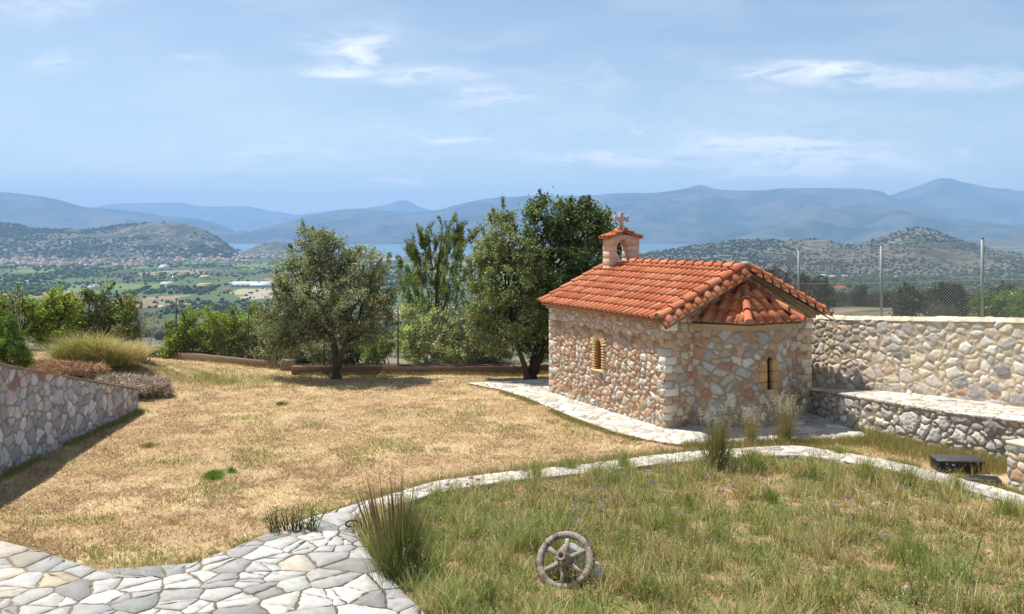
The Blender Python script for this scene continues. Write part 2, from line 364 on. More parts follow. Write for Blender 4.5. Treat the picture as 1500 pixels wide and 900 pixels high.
# ---------------------------------------------------------------- ground sheet
def build_ground():
    th = np.radians(np.concatenate([np.linspace(-80, -31, 70, endpoint=False), np.linspace(-31, 31, 760), np.linspace(31, 80, 70)[1:]]))
    r = [1.5]
    while r[-1] < 9: r.append(r[-1] * 1.05)
    while r[-1] < 42: r.append(r[-1] * 1.0055)
    while r[-1] < 9000: r.append(r[-1] * 1.022)
    r = np.array(r); R, TH = np.meshgrid(r, th, indexing='ij')
    X = R * np.sin(TH); Y = R * np.cos(TH); Z = H(X, Y)
    bed = inpoly(X, Y, BED)
    dry = np.array([0.46, 0.32, 0.18]); soil = np.array([0.42, 0.265, 0.16]); grn = np.array([0.20, 0.20, 0.075])
    straw = np.array([0.56, 0.42, 0.235])
    n1 = fbm(X * 0.8, Y * 0.8, 31)[..., None]; n2 = fbm(X * 3, Y * 3, 37)[..., None]
    c = dry * (1 - sstep(.45, .7, n1)) + straw * sstep(.45, .7, n1)
    c = c * (1 - 0.6 * sstep(.58, .75, n2)) + soil * 0.6 * sstep(.58, .75, n2)
    cb = soil * (1 - sstep(.4, .6, n2)) + grn * sstep(.4, .6, n2)
    c = np.where(bed[..., None], cb, c)
    # a damp green strip near the hay
    fy = fence_line_y(X); out = sstep(0, 3, Y - fy)[..., None]
    c = c * (1 - out) + (grn * 0.8) * out
    nr, na = R.shape; ii = np.arange(nr * na).reshape(nr, na)
    f = np.stack([ii[:-1, :-1], ii[:-1, 1:], ii[1:, 1:], ii[1:, :-1]], -1).reshape(-1, 4)[:, ::-1].copy()
    m, T, b = new_mat('ground')
    geo = T.new('ShaderNodeNewGeometry'); pos = geo.outputs['Position']
    at = T.new('ShaderNodeAttribute', attribute_name='Col')
    nf = T.noise(pos, 28, 6, 0.7); nm = T.noise(pos, 3.2, 4, 0.6)
    k = T.m('ADD', 0.05, T.m('ADD', T.m('MULTIPLY', nf, 1.15), T.m('MULTIPLY', nm, 0.65)))
    sc = T.new('ShaderNodeVectorMath', operation='SCALE'); T.link(at.outputs['Color'], sc.inputs[0]); T.link(k, sc.inputs['Scale'])
    near = sc.outputs[0]
    # fields of the plain
    mp = T.new('ShaderNodeMapping'); mp.inputs['Rotation'].default_value = (0, 0, 0.16); mp.inputs['Scale'].default_value = (1 / 150, 1 / 260, 1)
    T.link(pos, mp.inputs[0])
    v = T.new('ShaderNodeTexVoronoi'); v.distance = 'MANHATTAN'; v.inputs['Scale'].default_value = 1; T.link(mp.outputs[0], v.inputs['Vector'])
    sp = T.new('ShaderNodeSeparateColor'); T.link(v.outputs['Color'], sp.inputs[0])
    fld = T.ramp(sp.outputs[0], [(0, (0.075, 0.10, 0.045)), (0.30, (0.10, 0.135, 0.05)), (0.46, (0.06, 0.085, 0.04)), (0.58, (0.15, 0.21, 0.06)), (0.68, (0.09, 0.12, 0.05)), (0.80, (0.30, 0.22, 0.14)), (0.88, (0.13, 0.19, 0.06)), (0.94, (0.40, 0.34, 0.24))])
    fld.node.color_ramp.interpolation = 'CONSTANT'
    rows = T.noise(pos, 0.09, 5, 0.7)
    fld = T.mix(T.m('MULTIPLY', T.smooth(rows, 0.48, 0.66), 0.6), fld, (0.05, 0.07, 0.035, 1))
    sx = T.new('ShaderNodeSeparateXYZ'); T.link(pos, sx.inputs[0])
    rr = T.new('ShaderNodeVectorMath', operation='LENGTH'); T.link(pos, rr.inputs[0])
    # dry slope and scrub of the middle distance
    mid = T.mix(T.smooth(T.noise(pos, 0.035, 4, 0.6), 0.40, 0.56), (0.27, 0.20, 0.13, 1), (0.075, 0.085, 0.04, 1))
    mid = T.mix(T.smooth(rr.outputs['Value'], 900, 1500), mid, fld)
    o = T.mix(T.smooth(rr.outputs['Value'], 55, 110), near, mid)
    T.link(o, b.inputs['Base Color']); b.inputs['Roughness'].default_value = 1.0; b.inputs['Specular IOR Level'].default_value = 0.1
    bp = T.new('ShaderNodeBump'); bp.inputs['Strength'].default_value = 0.7; bp.inputs['Distance'].default_value = 0.03
    T.link(nf, bp.inputs['Height']); T.link(bp.outputs[0], b.inputs['Normal'])
    V = np.stack([X, Y, Z], -1).reshape(-1, 3)
    o = mk('ground', V, [f], m, None, c.reshape(-1, 3), True); tag(o, kind='structure')
build_ground()

def build_sea():
    m, T, b = new_mat('sea_water'); b.inputs['Base Color'].default_value = (0.05, 0.13, 0.19, 1); b.inputs['Roughness'].default_value = 0.25
    b.inputs['Specular IOR Level'].default_value = 0.5
    geo = T.new('ShaderNodeNewGeometry'); bp = T.new('ShaderNodeBump'); bp.inputs['Strength'].default_value = 0.4; bp.inputs['Distance'].default_value = 2
    T.link(T.noise(geo.outputs['Position'], 0.02, 4), bp.inputs['Height']); T.link(bp.outputs[0], b.inputs['Normal'])
    xs = np.linspace(-16500, 16500, 23); ys = np.linspace(3600, 23800, 15); X, Y = np.meshgrid(xs, ys); n, k = X.shape
    ii = np.arange(n * k).reshape(n, k); f = np.stack([ii[:-1, :-1], ii[:-1, 1:], ii[1:, 1:], ii[1:, :-1]], -1).reshape(-1, 4)
    tag(mk('sea', np.stack([X, Y, X * 0 - 115.3], -1).reshape(-1, 3), [f], m), kind='structure')
build_sea()

# ---------------------------------------------------------------- hills and mountains
def ridge(name, pts, D, front, back, amp, mat, seed, base=-116.0, scale=900.0, exp=1.15, nt=46, dpx=4.0):
    pts = np.array(pts, float)
    px = np.arange(pts[0, 0], pts[-1, 0] + 1, dpx)
    # smooth interpolation of the skyline with a little roughness
    cr = catmull(pts, 10); py = np.interp(px, cr[:, 0], cr[:, 1]) + (fbm(px / 22, px * 0 + seed, seed) - .5) * 2.2
    hc = CAMZ + (340 - py) / F * D
    tt = np.concatenate([np.linspace(0, 1, nt), np.linspace(1, 2, nt // 3)[1:]])
    PX, TT = np.meshgrid(px, tt)
    HC = np.broadcast_to(hc, PX.shape)
    Yd = np.where(TT <= 1, D - front * (1 - TT), D + back * (TT - 1))
    s = np.where(TT <= 1, TT, 2 - TT)
    X = (PX - 750) / F * Yd
    rn = 1 - np.abs(2 * fbm(X / scale, Yd / scale, seed + 5, 5) - 1)
    Z = base + (HC - base) * s ** exp + (rn - .75) * amp * 4 * s * (1 - s)
    lim = CAMZ + (HC - CAMZ) * Yd / D
    Z = np.where((TT < 1) & (HC > CAMZ), np.minimum(Z, lim - amp * .05 * (1 - s)), Z)
    n, k = PX.shape; ii = np.arange(n * k).reshape(n, k)
    f = np.stack([ii[:-1, :-1], ii[:-1, 1:], ii[1:, 1:], ii[1:, :-1]], -1).reshape(-1, 4)
    o = mk(name, np.stack([X, Yd, Z], -1).reshape(-1, 3), [f], mat, None, None, True); tag(o, kind='structure')
    return X, Yd, Z
def mat_mountain(name, c1, c2, sc, dots=None):
    m, T, b = new_mat(name); geo = T.new('ShaderNodeNewGeometry'); pos = geo.outputs['Position']
    n = T.noise(pos, sc, 6, 0.65); o = T.mix(T.smooth(n, 0.4, 0.62), (*c1, 1), (*c2, 1))
    if dots:
        n2 = T.noise(pos, dots[0], 3, 0.6); o = T.mix(T.m('MULTIPLY', T.smooth(n2, dots[1], dots[1] + .06), 0.9), o, (*dots[2], 1))
    T.link(o, b.inputs['Base Color']); b.inputs['Roughness'].default_value = 1; b.inputs['Specular IOR Level'].default_value = 0.05
    bp = T.new('ShaderNodeBump'); bp.inputs['Strength'].default_value = 0.8; bp.inputs['Distance'].default_value = 0.12 / sc
    T.link(n, bp.inputs['Height']); T.link(bp.outputs[0], b.inputs['Normal'])
    return m
mm = mat_mountain('mountain', (0.015, 0.03, 0.03), (0.10, 0.09, 0.075), 0.0016)
ridge('mountain', [(60, 318), (140, 303), (180, 298), (260, 297), (300, 303), (360, 303), (400, 310), (440, 316), (520, 330)], 21500, 3000, 1200, 230, mm, 61)
ridge('mountain', [(330, 338), (385, 326), (430, 316), (500, 307), (530, 306), (560, 301), (592, 294), (615, 303), (640, 309), (690, 318), (740, 330)], 19500, 3000, 1200, 230, mm, 62)
ridge('mountain', [(-160, 290), (-60, 283), (0, 282), (40, 285), (80, 292), (120, 302), (160, 306), (200, 311), (245, 317), (290, 321), (330, 331), (352, 346), (372, 356), (400, 361)], 12500, 2600, 1500, 240, mm, 63)
ridge('mountain', [(300, 352), (350, 343), (380, 335), (430, 323), (480, 311), (540, 307), (600, 311), (640, 308), (680, 297), (740, 289), (800, 286), (860, 287), (900, 283), (960, 282), (1000, 277), (1025, 271), (1050, 277), (1100, 279), (1160, 276), (1230, 276), (1285, 279), (1310, 290), (1360, 305), (1420, 320), (1500, 335)], 13000, 3900, 1500, 380, mm, 64)
ridge('mountain', [(1180, 325), (1240, 308), (1290, 291), (1320, 281), (1360, 267), (1385, 261), (1420, 269), (1460, 276), (1500, 280), (1560, 285), (1660, 300)], 15500, 4200, 1500, 400, mm, 65)
ridge('mountain', [(1040, 345), (1100, 332), (1150, 315), (1192, 297), (1225, 306), (1260, 308), (1300, 304), (1345, 305), (1380, 316), (1400, 324), (1450, 327), (1500, 329), (1600, 326), (1700, 330)], 10500, 3300, 1300, 300, mm, 66)
mh = mat_mountain('scrub_hill', (0.21, 0.175, 0.12), (0.075, 0.085, 0.045), 0.007, (0.055, 0.50, (0.03, 0.042, 0.022)))
mh2 = mat_mountain('rocky_hill', (0.20, 0.17, 0.14), (0.055, 0.065, 0.04), 0.006, (0.04, 0.47, (0.035, 0.045, 0.028)))
gX, gY, gZ = ridge('hill', [(860, 392), (900, 382), (940, 373), (970, 367), (1010, 361), (1060, 354), (1100, 351), (1160, 351), (1205, 352), (1240, 358), (1262, 357), (1285, 349), (1310, 340), (1340, 333), (1368, 338), (1400, 350), (1440, 362), (1480, 370), (1540, 378), (1640, 388), (1720, 392)], 3300, 1000, 700, 32, mh, 67, base=-114.5, scale=260, exp=1.0, dpx=2.0, nt=70)
hX, hY, hZ = ridge('hill', [(-260, 325), (-120, 330), (-40, 327), (20, 328), (50, 335), (90, 336), (140, 334), (190, 328), (240, 326), (280, 330), (305, 340), (325, 352), (338, 364), (350, 376), (360, 382)], 5000, 900, 1200, 45, mh2, 68, base=-115.5, scale=330, exp=0.75, dpx=2.0, nt=70)
iX, iY, iZ = ridge('hill', [(340, 381), (362, 366), (380, 359), (400, 355), (415, 357), (430, 365), (445, 373), (470, 382)], 5100, 350, 500, 20, mh2, 69, base=-115.5, scale=150, exp=0.9, dpx=2.0, nt=30)
ridge('hill', [(578, 388), (594, 378), (620, 371), (640, 372), (700, 376), (780, 380), (900, 386)], 4200, 350, 300, 10, mh2, 70, base=-115.5, scale=150, exp=0.9, dpx=2.0, nt=24)

# ---------------------------------------------------------------- far scrub and groves (too many to count: stuff)
def blobs(name, X, Y, Z, R, cols, squash=0.8):
    """many small faceted bush crowns as one mesh"""
    n = len(X); a = np.arange(5) / 5 * 2 * math.pi
    tpl = [(0, 0, 1.0)] + [(math.cos(t) * .82, math.sin(t) * .82, 0.55) for t in a] + [(math.cos(t + .6), math.sin(t + .6), -0.1) for t in a] + [(math.cos(t) * .5, math.sin(t) * .5, -.8) for t in a]
    tpl = np.array(tpl); tf = []
    for i in range(5):
        j = (i + 1) % 5; tf += [(0, 1 + i, 1 + j), (1 + i, 6 + i, 1 + j), (1 + j, 6 + i, 6 + j), (6 + i, 11 + i, 6 + j), (6 + j, 11 + i, 11 + j)]
    tf = np.array(tf); k = len(tpl)
    ang = rng.uniform(0, 6.28, n); ca, sa = np.cos(ang), np.sin(ang)
    q = tpl[None] * (1 + rng.normal(0, .16, (n, k, 1)))
    x = q[..., 0] * ca[:, None] - q[..., 1] * sa[:, None]; y = q[..., 0] * sa[:, None] + q[..., 1] * ca[:, None]
    V = np.stack([X[:, None] + x * R[:, None], Y[:, None] + y * R[:, None], Z[:, None] + (q[..., 2] * squash + .55) * R[:, None]], -1)
    Fc = (tf[None] + (np.arange(n) * k)[:, None, None]).reshape(-1, 3)
    C = np.repeat(cols, k, axis=0)
    o = mk(name, V.reshape(-1, 3), [Fc], M['fargreen'], None, C); tag(o, kind='stuff'); return o
def gcol(n, base=(0.045, 0.06, 0.026), var=0.35):
    return np.array(base)[None] * (1 + rng.normal(0, var, (n, 1))).clip(.35, 2) * (1 + rng.normal(0, .08, (n, 3)))
def on_grid(X, Y, Z, n, pw=None):
    r, c = X.shape; i = rng.integers(0, r - 1, n); j = rng.integers(0, c - 1, n); a = rng.random(n); b = rng.random(n)
    def f(A): return A[i, j] * (1 - a) * (1 - b) + A[i + 1, j] * a * (1 - b) + A[i, j + 1] * (1 - a) * b + A[i + 1, j + 1] * a * b
    return f(X), f(Y), f(Z)
x, y, z = on_grid(gX, gY, gZ, 15000)
keep = (fbm(x / 170, y / 170, 71) + 0.25 * (x < 900) > rng.uniform(.3, .85, len(x)))
x, y, z = x[keep], y[keep], z[keep]
tag(blobs('hill_scrub', x, y, z - .5, rng.uniform(1.8, 4.8, len(x)), gcol(len(x), (0.035, 0.047, 0.024))), 'dark evergreen scrub dotted over the dry hill at right', 'scrub')
x, y, z = on_grid(hX, hY, hZ, 14000)
keep = (fbm(x / 260, y / 260, 72) - 0.28 * sstep(-2600, -1750, x) * (z > -60) > rng.uniform(.25, .7, len(x)))
x, y, z = x[keep], y[keep], z[keep]
tag(blobs('hill_wood', x, y, z - .5, rng.uniform(3, 8, len(x)), gcol(len(x), (0.03, 0.042, 0.026))), 'dark pine wood covering the headland hill at far left', 'wood')
# the plain's orchards and hedgerows
n = 22000
y = 1000 * np.exp(rng.uniform(0, math.log(4.6), n)); x = y * rng.uniform(-.62, .62, n)
u1 = x * .987 + y * .159; u2 = y * .987 - x * .159
cell = _h(np.floor(u1 / 150), np.floor(u2 / 230), 5)
hedge = (np.abs(u2 / 230 - np.round(u2 / 230)) < .035) | (np.abs(u1 / 150 - np.round(u1 / 150)) < .03)
keep = (cell < .36) | (hedge & (rng.random(n) < .8)) | (rng.random(n) < .06)
x, y, u1, u2, cell = x[keep], y[keep], u1[keep], u2[keep], cell[keep]
zz = H(x, y); keep = zz > -116; x, y, zz, cell = x[keep], y[keep], zz[keep], cell[keep]
tag(blobs('valley_orchards', x, y, zz - .4, rng.uniform(1.7, 4.6, len(x)) * (1 + .5 * (cell < .2)), gcol(len(x), (0.055, 0.078, 0.036)), .85), 'orchards and hedgerows spread over the coastal plain', 'orchard')
# scrub wood of the slope on the right
n = 16000
y = 330 * np.exp(rng.uniform(0, math.log(6.5), n)); x = y * rng.uniform(.02, .66, n)
keep = fbm(x / 60, y / 60, 77) > rng.uniform(.22, .62, n); x, y = x[keep], y[keep]
tag(blobs('slope_wood', x, y, H(x, y) - .3, rng.uniform(1.6, 4.2, len(x)), gcol(len(x), (0.05, 0.062, 0.03), .4)), 'olive and scrub wood running down the slope behind the high wall', 'wood')

# ---------------------------------------------------------------- far buildings
def far_house(name, x, y, w, d, h, rot, wallc, roofc, label, cat, group=None, gable=True, windows=2):
    z = float(H(np.array([x]), np.array([y]))[0])
    t = empty(name, (x, y, z), rot, label, cat, group)
    MB().box((0, 0, h / 2 - .5), (w, d, h + 1), wallc).build('wall', M['far'], t)
    r = MB(); o = .5; rh = h + (d * .22 if gable else .6)
    if gable:
        p = [(-w / 2 - o, -d / 2 - o, h + .02), (w / 2 + o, -d / 2 - o, h + .02), (w / 2 + o, d / 2 + o, h + .02), (-w / 2 - o, d / 2 + o, h + .02), (-w / 2 + d * .3, 0, rh), (w / 2 - d * .3, 0, rh)]
        r.add(p, [[0, 1, 5, 4], [2, 3, 4, 5], [1, 2, 5], [3, 0, 4], [3, 2, 1, 0]], roofc)
    else: r.box((0, 0, h + .32), (w + .6, d + .6, .6), roofc)
    r.build('roof', M['far'], t)
    wm = []
    for k in range(windows):
        wx = -w / 2 + w * (k + .5) / windows
        wm.append(MB().box((wx, -d / 2 - .03, h * .55), (1.4, .1, 1.5), (.05, .06, .07)).build('window', M['far'], t))
    return t
WC = [lin(c) for c in [(196, 188, 176), (210, 204, 194), (186, 166, 146), (178, 174, 170), (200, 176, 152)]]
RC = [lin(c) for c in [(168, 116, 96), (158, 108, 90), (172, 130, 110), (148, 122, 108)]]
proto = []
for i in range(6):
    t = far_house('town_house', -2000 + i * 14, 3900, rng.uniform(12, 19), rng.uniform(9, 12), rng.uniform(6, 13), rng.uniform(-.4, .4), WC[i % 5], RC[i % 4],
                  'pale town house with red tiled roof, far off at the foot of the headland hill', 'house', 'houses of the far coastal town', windows=0)
    proto.append(t)
def copy_thing(t, loc, rz, scale=None, label=None):
    r = t.copy(); COL.objects.link(r); r.location = loc; r.rotation_euler = (0, 0, rz)
    if scale: r.scale = (scale,) * 3
    if label: r['label'] = label
    for ch in t.children:
        c = ch.copy(); COL.objects.link(c); c.parent = r; c.matrix_parent_inverse = ch.matrix_parent_inverse
    return r
hp = []
bands = [(0, 100, 380, 392, 90), (85, 215, 383, 392, 60), (190, 350, 376, 385, 80), (345, 440, 375, 381, 55)]
for (a, b, c, d, nn) in bands:
    for k in range(nn):
        px = rng.uniform(a, b); py = rng.uniform(c, d) - (3 if a == 0 and px < 50 else 0); D = (CAMZ + 114.5) * F / (py - 340); hp.append(((px - 750) / F * D, D))
for i, (x, y) in enumerate(hp[:285]):
    z = float(H(np.array([x]), np.array([y]))[0])
    for gx, gy, gz in ((hX, hY, hZ), (iX, iY, iZ)):
        q = np.argmin((gx - x) ** 2 + (gy - y) ** 2); 
        if abs(gx.flat[q] - x) < 40 and abs(gy.flat[q] - y) < 40: z = max(z, gz.flat[q])
    if i < 6: proto[i].location = (x, y, z)
    else: copy_thing(proto[i % 6], (x, y, z), rng.uniform(-.6, .6))
def gd(px, py, zb=-114.3):
    D = (CAMZ - zb) * F / (py - 340); return (px - 750) / F * D, D
for (px, py, w, d, h, wc, rc, lab) in [
        (240, 395, 26, 14, 12, (245, 243, 240), (235, 232, 228), 'white farm building alone in the orchards left of the warehouse'),
        (137, 424, 20, 12, 7, (225, 225, 228), (175, 180, 190), 'small grey roofed farmhouse standing on the plain at far left'),
        (245, 418, 28, 12, 5, (240, 235, 225), (215, 212, 205), 'long low cream farm shed near the brown field'),
        (300, 421, 32, 12, 6, (220, 190, 140), (200, 160, 115), 'tan farm shed to the left of the white warehouse'),
        (266, 405, 22, 12, 7, (225, 190, 170), (180, 110, 80), 'red roofed farmhouse among orchards in the middle of the plain'),
        (300, 408, 24, 12, 6, (235, 215, 130), (220, 205, 150), 'pale yellow farm shed among the orchards'),
        (332, 428, 16, 10, 5, (190, 150, 130), (150, 110, 90), 'small brown farmhouse below the warehouse'),
        (236, 453, 10, 7, 4, (235, 235, 235), (215, 218, 220), 'little white hut just beyond the garden hedge')]:
    x, y = gd(px, py); far_house('farm_house', x, y, w, d, h, rng.uniform(-.2, .2), lin(wc), lin(rc), lab, 'farmhouse', 'scattered farm buildings on the plain')
def warehouse():
    x, y = gd(374, 420); t = empty('warehouse', (x, y, -114.4), 0.06, 'long white industrial warehouse with a pale flat roof in the middle of the plain', 'warehouse')
    MB().box((0, 0, 4), (98, 40, 9), lin((232, 236, 242))).build('wall', M['far'], t)
    MB().box((0, 0, 9), (101, 43, 1.1), lin((240, 238, 236))).build('roof', M['far'], t)
    MB().box((18, -26, 3.2), (44, 11, 7.4), lin((245, 246, 250))).build('annex', M['far'], t)
    MB().box((12, -18, 11), (2.6, 2.6, 6), lin((120, 120, 125))).build('chimney', M['far'], t)
    for k in range(7): MB().box((-1 + k * 6, -31.6, 3.5), (4, .3, 2.6), lin((120, 140, 165))).build('window', M['far'], t)
    for k in range(4): MB().box((-44 + k * 11, -20.1, 3), (6, .3, 5), lin((170, 182, 200))).build('door', M['far'], t)
warehouse()
for (px, py, wc, rc, lab) in [(1232, 427, (200, 150, 125), (190, 105, 85), 'lone red roofed house in the woods seen through the fence'),
                              (1206, 406, (240, 240, 238), (225, 225, 225), 'white house at the foot of the right hill, leftmost of three'),
                              (1219, 408, (235, 235, 235), (215, 210, 205), 'white house at the foot of the right hill, middle of three'),
                              (1237, 407, (240, 238, 235), (220, 215, 210), 'white house at the foot of the right hill, rightmost of three')]:
    rr = np.array([400, 500, 600, 700, 800, 1000, 1200, 1500, 1800, 2100, 2300.]); xx = (px - 750) / F * rr; zz = H(xx, rr); yy = 340 + (CAMZ - zz) / rr * F
    D = float(np.interp(-py, -yy, rr)); far_house('valley_house', (px - 750) / F * D, D, 16, 9, 5, .1, lin(wc), lin(rc), lab, 'house')

# ---------------------------------------------------------------- rubble masonry
PAL_WARM = [((202, 184, 164), 6), ((192, 162, 138), 4), ((180, 138, 112), 1.6), ((204, 196, 186), 4), ((176, 167, 158), 2.5), ((196, 170, 142), 4), ((162, 116, 92), .5), ((200, 176, 136), 1)]
PAL_GREY = [((184, 183, 181), 5), ((204, 202, 198), 4), ((163, 162, 162), 3), ((184, 174, 162), 1.4), ((164, 142, 124), .4), ((172, 168, 163), 3)]
PAL_MIX = [((208, 200, 188), 5), ((190, 183, 173), 4), ((200, 178, 152), 2.5), ((186, 148, 120), .7), ((170, 164, 158), 2.5), ((220, 212, 200), 3), ((200, 186, 160), 2)]
def pal(P_, n, r):
    c = np.array([lin(p[0]) for p in P_]); w = np.array([p[1] for p in P_], float); w /= w.sum()
    q = c[r.choice(len(c), n, p=w)]; return (q * (1 + r.normal(0, .13, (n, 1))) * (1 + r.normal(0, .012, (n, 3)))).clip(.03, .75)
def rubble(name, S, T, step, pos, nrm, seed, parent, size=(.21, .15), gap=.011, relief=.035, palette=PAL_WARM, mortar=(168, 146, 120), top=None, hole=None, s0=0.0, round_=.045, rust=0.0, wt=.05, t0=0.0):
    """a masonry face: every stone stands out of the mortar; pos(s,t), nrm(s) place it"""
    r = np.random.default_rng(seed)
    ns = int(S / step) + 2; nt = int((T - t0) / step) + 2
    s, t = np.meshgrid(np.linspace(0, S, ns), np.linspace(t0, T, nt), indexing='ij')
    tp = top(s) if top else np.full_like(s, T)
    tc = np.minimum(t, tp)
    ws = s + (fbm(s * 3.1, t * 3.1, seed, 3) - .5) * .16 + (fbm(s * 14, t * 14, seed + 3, 2) - .5) * .030
    wt_ = t + (fbm(s * 3.1, t * 3.1, seed + 7, 3) - .5) * .13 + (fbm(s * 14, t * 14, seed + 9, 2) - .5) * .030
    gi = np.floor(ws / size[0]).astype(int); gj = np.floor(wt_ / size[1]).astype(int)
    best = np.full(s.shape, 9.0); sec = np.full(s.shape, 9.0); bid = np.zeros(s.shape, np.int64); ax = 1.0 / size[0] * .17; ay = 1.0 / size[1] * .17
    for di in (-2, -1, 0, 1, 2):
        for dj in (-2, -1, 0, 1, 2):
            I = gi + di; J = gj + dj
            cx = (I + .5 + (_h(I, J, seed + 1) - .5) * .95) * size[0]; cy = (J + .5 + (_h(I, J, seed + 2) - .5) * .95) * size[1]
            w = _h(I, J, seed + 4) ** 2 * wt * 1.6
            d = np.hypot((ws - cx) * ax, (wt_ - cy) * ay) - w
            m = d < best; sec = np.where(m, best, np.minimum(sec, d)); best = np.where(m, d, best); bid = np.where(m, (I & 1023) * 1024 + (J & 1023), bid)
    e = (sec - best) / 2 - gap
    k = np.clip(e / round_, 0, 1); hgt = np.where(e > 0, relief * (.25 + .75 * (1 - (1 - k) ** 2.2)), 0)
    ids = bid.ravel(); per = _h(ids, ids * 0 + 3, seed + 8).reshape(s.shape)
    hgt = hgt * (.55 + .75 * per) + np.where(e > 0, (fbm(s * 22, t * 22, seed + 11, 3) - .5) * relief * .55, (fbm(s * 30, t * 30, seed + 12, 2) - .5) * .006)
    tab = pal(palette, 4096, r); sc = tab[(bid * 7919 % 4096).astype(int)]
    sc = sc * (.80 + .42 * fbm(s * 16, t * 16, seed + 13, 3)[..., None])
    if rust:
        rn = (sstep(.52, .62, fbm(s * 1.6, t * 1.6, seed + 15, 3)) * (per > .45) * (.35 + .65 * vn(s * 25, t * 25, seed + 16)))[..., None] * rust
        sc = sc * (1 - rn) + np.array(lin((164, 112, 86))) * (.7 + .6 * per[..., None]) * rn
    mc = np.array(lin(mortar)) * (.75 + .5 * fbm(s * 9, t * 9, seed + 14, 3)[..., None])
    f_ = sstep(-.004, .004, e)[..., None]; c = mc * (1 - f_) + sc * f_
    V = pos(s + s0, tc) + nrm(s + s0, tc) * hgt[..., None]
    ii = np.arange(ns * nt).reshape(ns, nt)
    ctr_s = s[:-1, :-1] + S / (ns - 1) / 2; ctr_t = t[:-1, :-1] + step / 2
    ok = t[:-1, :-1] < tp[:-1, :-1] - 1e-4
    if hole is not None: ok &= ~hole(ctr_s, ctr_t)
    f = np.stack([ii[:-1, :-1], ii[1:, :-1], ii[1:, 1:], ii[:-1, 1:]], -1)[ok]
    return mk(name, V.reshape(-1, 3), [f], M['rubble'], parent, c.reshape(-1, 3), False)
def line_map(pts, zb=None):
    p = np.asarray(pts, float); L = np.r_[0, np.cumsum(np.hypot(*np.diff(p, axis=0).T))]
    def xy(s): return np.stack([np.interp(s, L, p[:, 0]), np.interp(s, L, p[:, 1])], -1)
    return L, xy
def wall_line(name, pts, tops, side, thick, label, seed, step, cope=None, copec=(190, 172, 145), t0=-.15, over=.0, **kw):
    """free-standing rubble wall along a line; side = +1: the seen face looks to the left of the walking direction"""
    pts = catmull(pts, 6); L, xy = line_map(pts); S = L[-1]; m0 = np.linspace(0, 1, len(tops))
    sparam = np.interp(np.linspace(0, 1, 60), np.linspace(0, 1, 60), np.linspace(0, S, 60))
    tz = np.interp(np.arange(len(pts)) / 6.0, np.arange(len(tops)), tops)
    def top(s): return np.interp(s, L, tz)
    def nvec(s, t=None):
        d = xy(s + .15) - xy(s - .15); d = d / (np.linalg.norm(d, axis=-1, keepdims=True) + 1e-9)
        return np.stack([-d[..., 1] * side, d[..., 0] * side, d[..., 0] * 0], -1)
    def pos(s, t): q = xy(s); return np.concatenate([q, t[..., None]], -1)
    root = empty(name, (0, 0, 0), 0, label, 'wall')
    rubble('stone_face', S, max(tops), step, pos, nvec, seed, root, top=top, t0=t0, **kw)
    n = 160; s = np.linspace(0, S, n); nv = nvec(s); q = xy(s); mb = MB()
    bk = q - nv[:, :2] * thick; tp = top(s)
    V = np.concatenate([np.c_[q - nv[:, :2] * .01, np.full(n, t0)], np.c_[q - nv[:, :2] * .01, tp - .01], np.c_[bk, tp - .01], np.c_[bk, np.full(n, t0)]])
    i = np.arange(n - 1); fs = [np.stack([a * n + i, a * n + i + 1, b * n + i + 1, b * n + i], 1) for a, b in ((0, 1), (1, 2), (2, 3))]
    fs += [[0, n, 2 * n, 3 * n], [n - 1, 4 * n - 1, 3 * n - 1, 2 * n - 1]]
    mk('core', V, fs, M['mortar'], root, np.array(lin((150, 132, 110))))
    if cope is not None:   # rough mortar cap: lumpy strip
        m = 10; ss = np.linspace(0, S, int(S / .03)); w = np.linspace(-.03 - over, thick + .03, m); A, B = np.meshgrid(ss, w, indexing='ij')
        nn = nvec(ss); qq = xy(ss); XY = qq[:, None, :] - nn[:, None, :2] * B[..., None]
        XY = XY + nn[:, None, :2] * ((fbm(A * 2.5, A * 0 + 5, seed, 3) - .5) * .06)[..., None] * (B < .02)[..., None]
        hz = cope * np.sqrt(np.clip(1 - (2 * (B + .03 + over) / (thick + .06 + over) - 1) ** 6, 0, 1)) + (fbm(A * 3, B * 6, seed + 30, 4) - .5) * .07 + (fbm(A * 11, B * 14, seed + 33, 3) - .5) * .05
        Z = top(A) + hz; Z[:, 0] = top(ss) - .02; Z[:, -1] = top(ss) - .05
        a, b = A.shape; ii = np.arange(a * b).reshape(a, b)
        f = np.stack([ii[:-1, :-1], ii[:-1, 1:], ii[1:, 1:], ii[1:, :-1]], -1).reshape(-1, 4)
        if side > 0: f = f[:, ::-1].copy()
        c = np.array(lin(copec)) * (.45 + 1.1 * fbm(A * 5, B * 9, seed + 31, 4)[..., None])
        mk('coping', np.concatenate([XY, Z[..., None]], -1).reshape(-1, 3), [f[:, ::-1].copy()], M['mortar'], root, c.reshape(-1, 3), True)
    return root

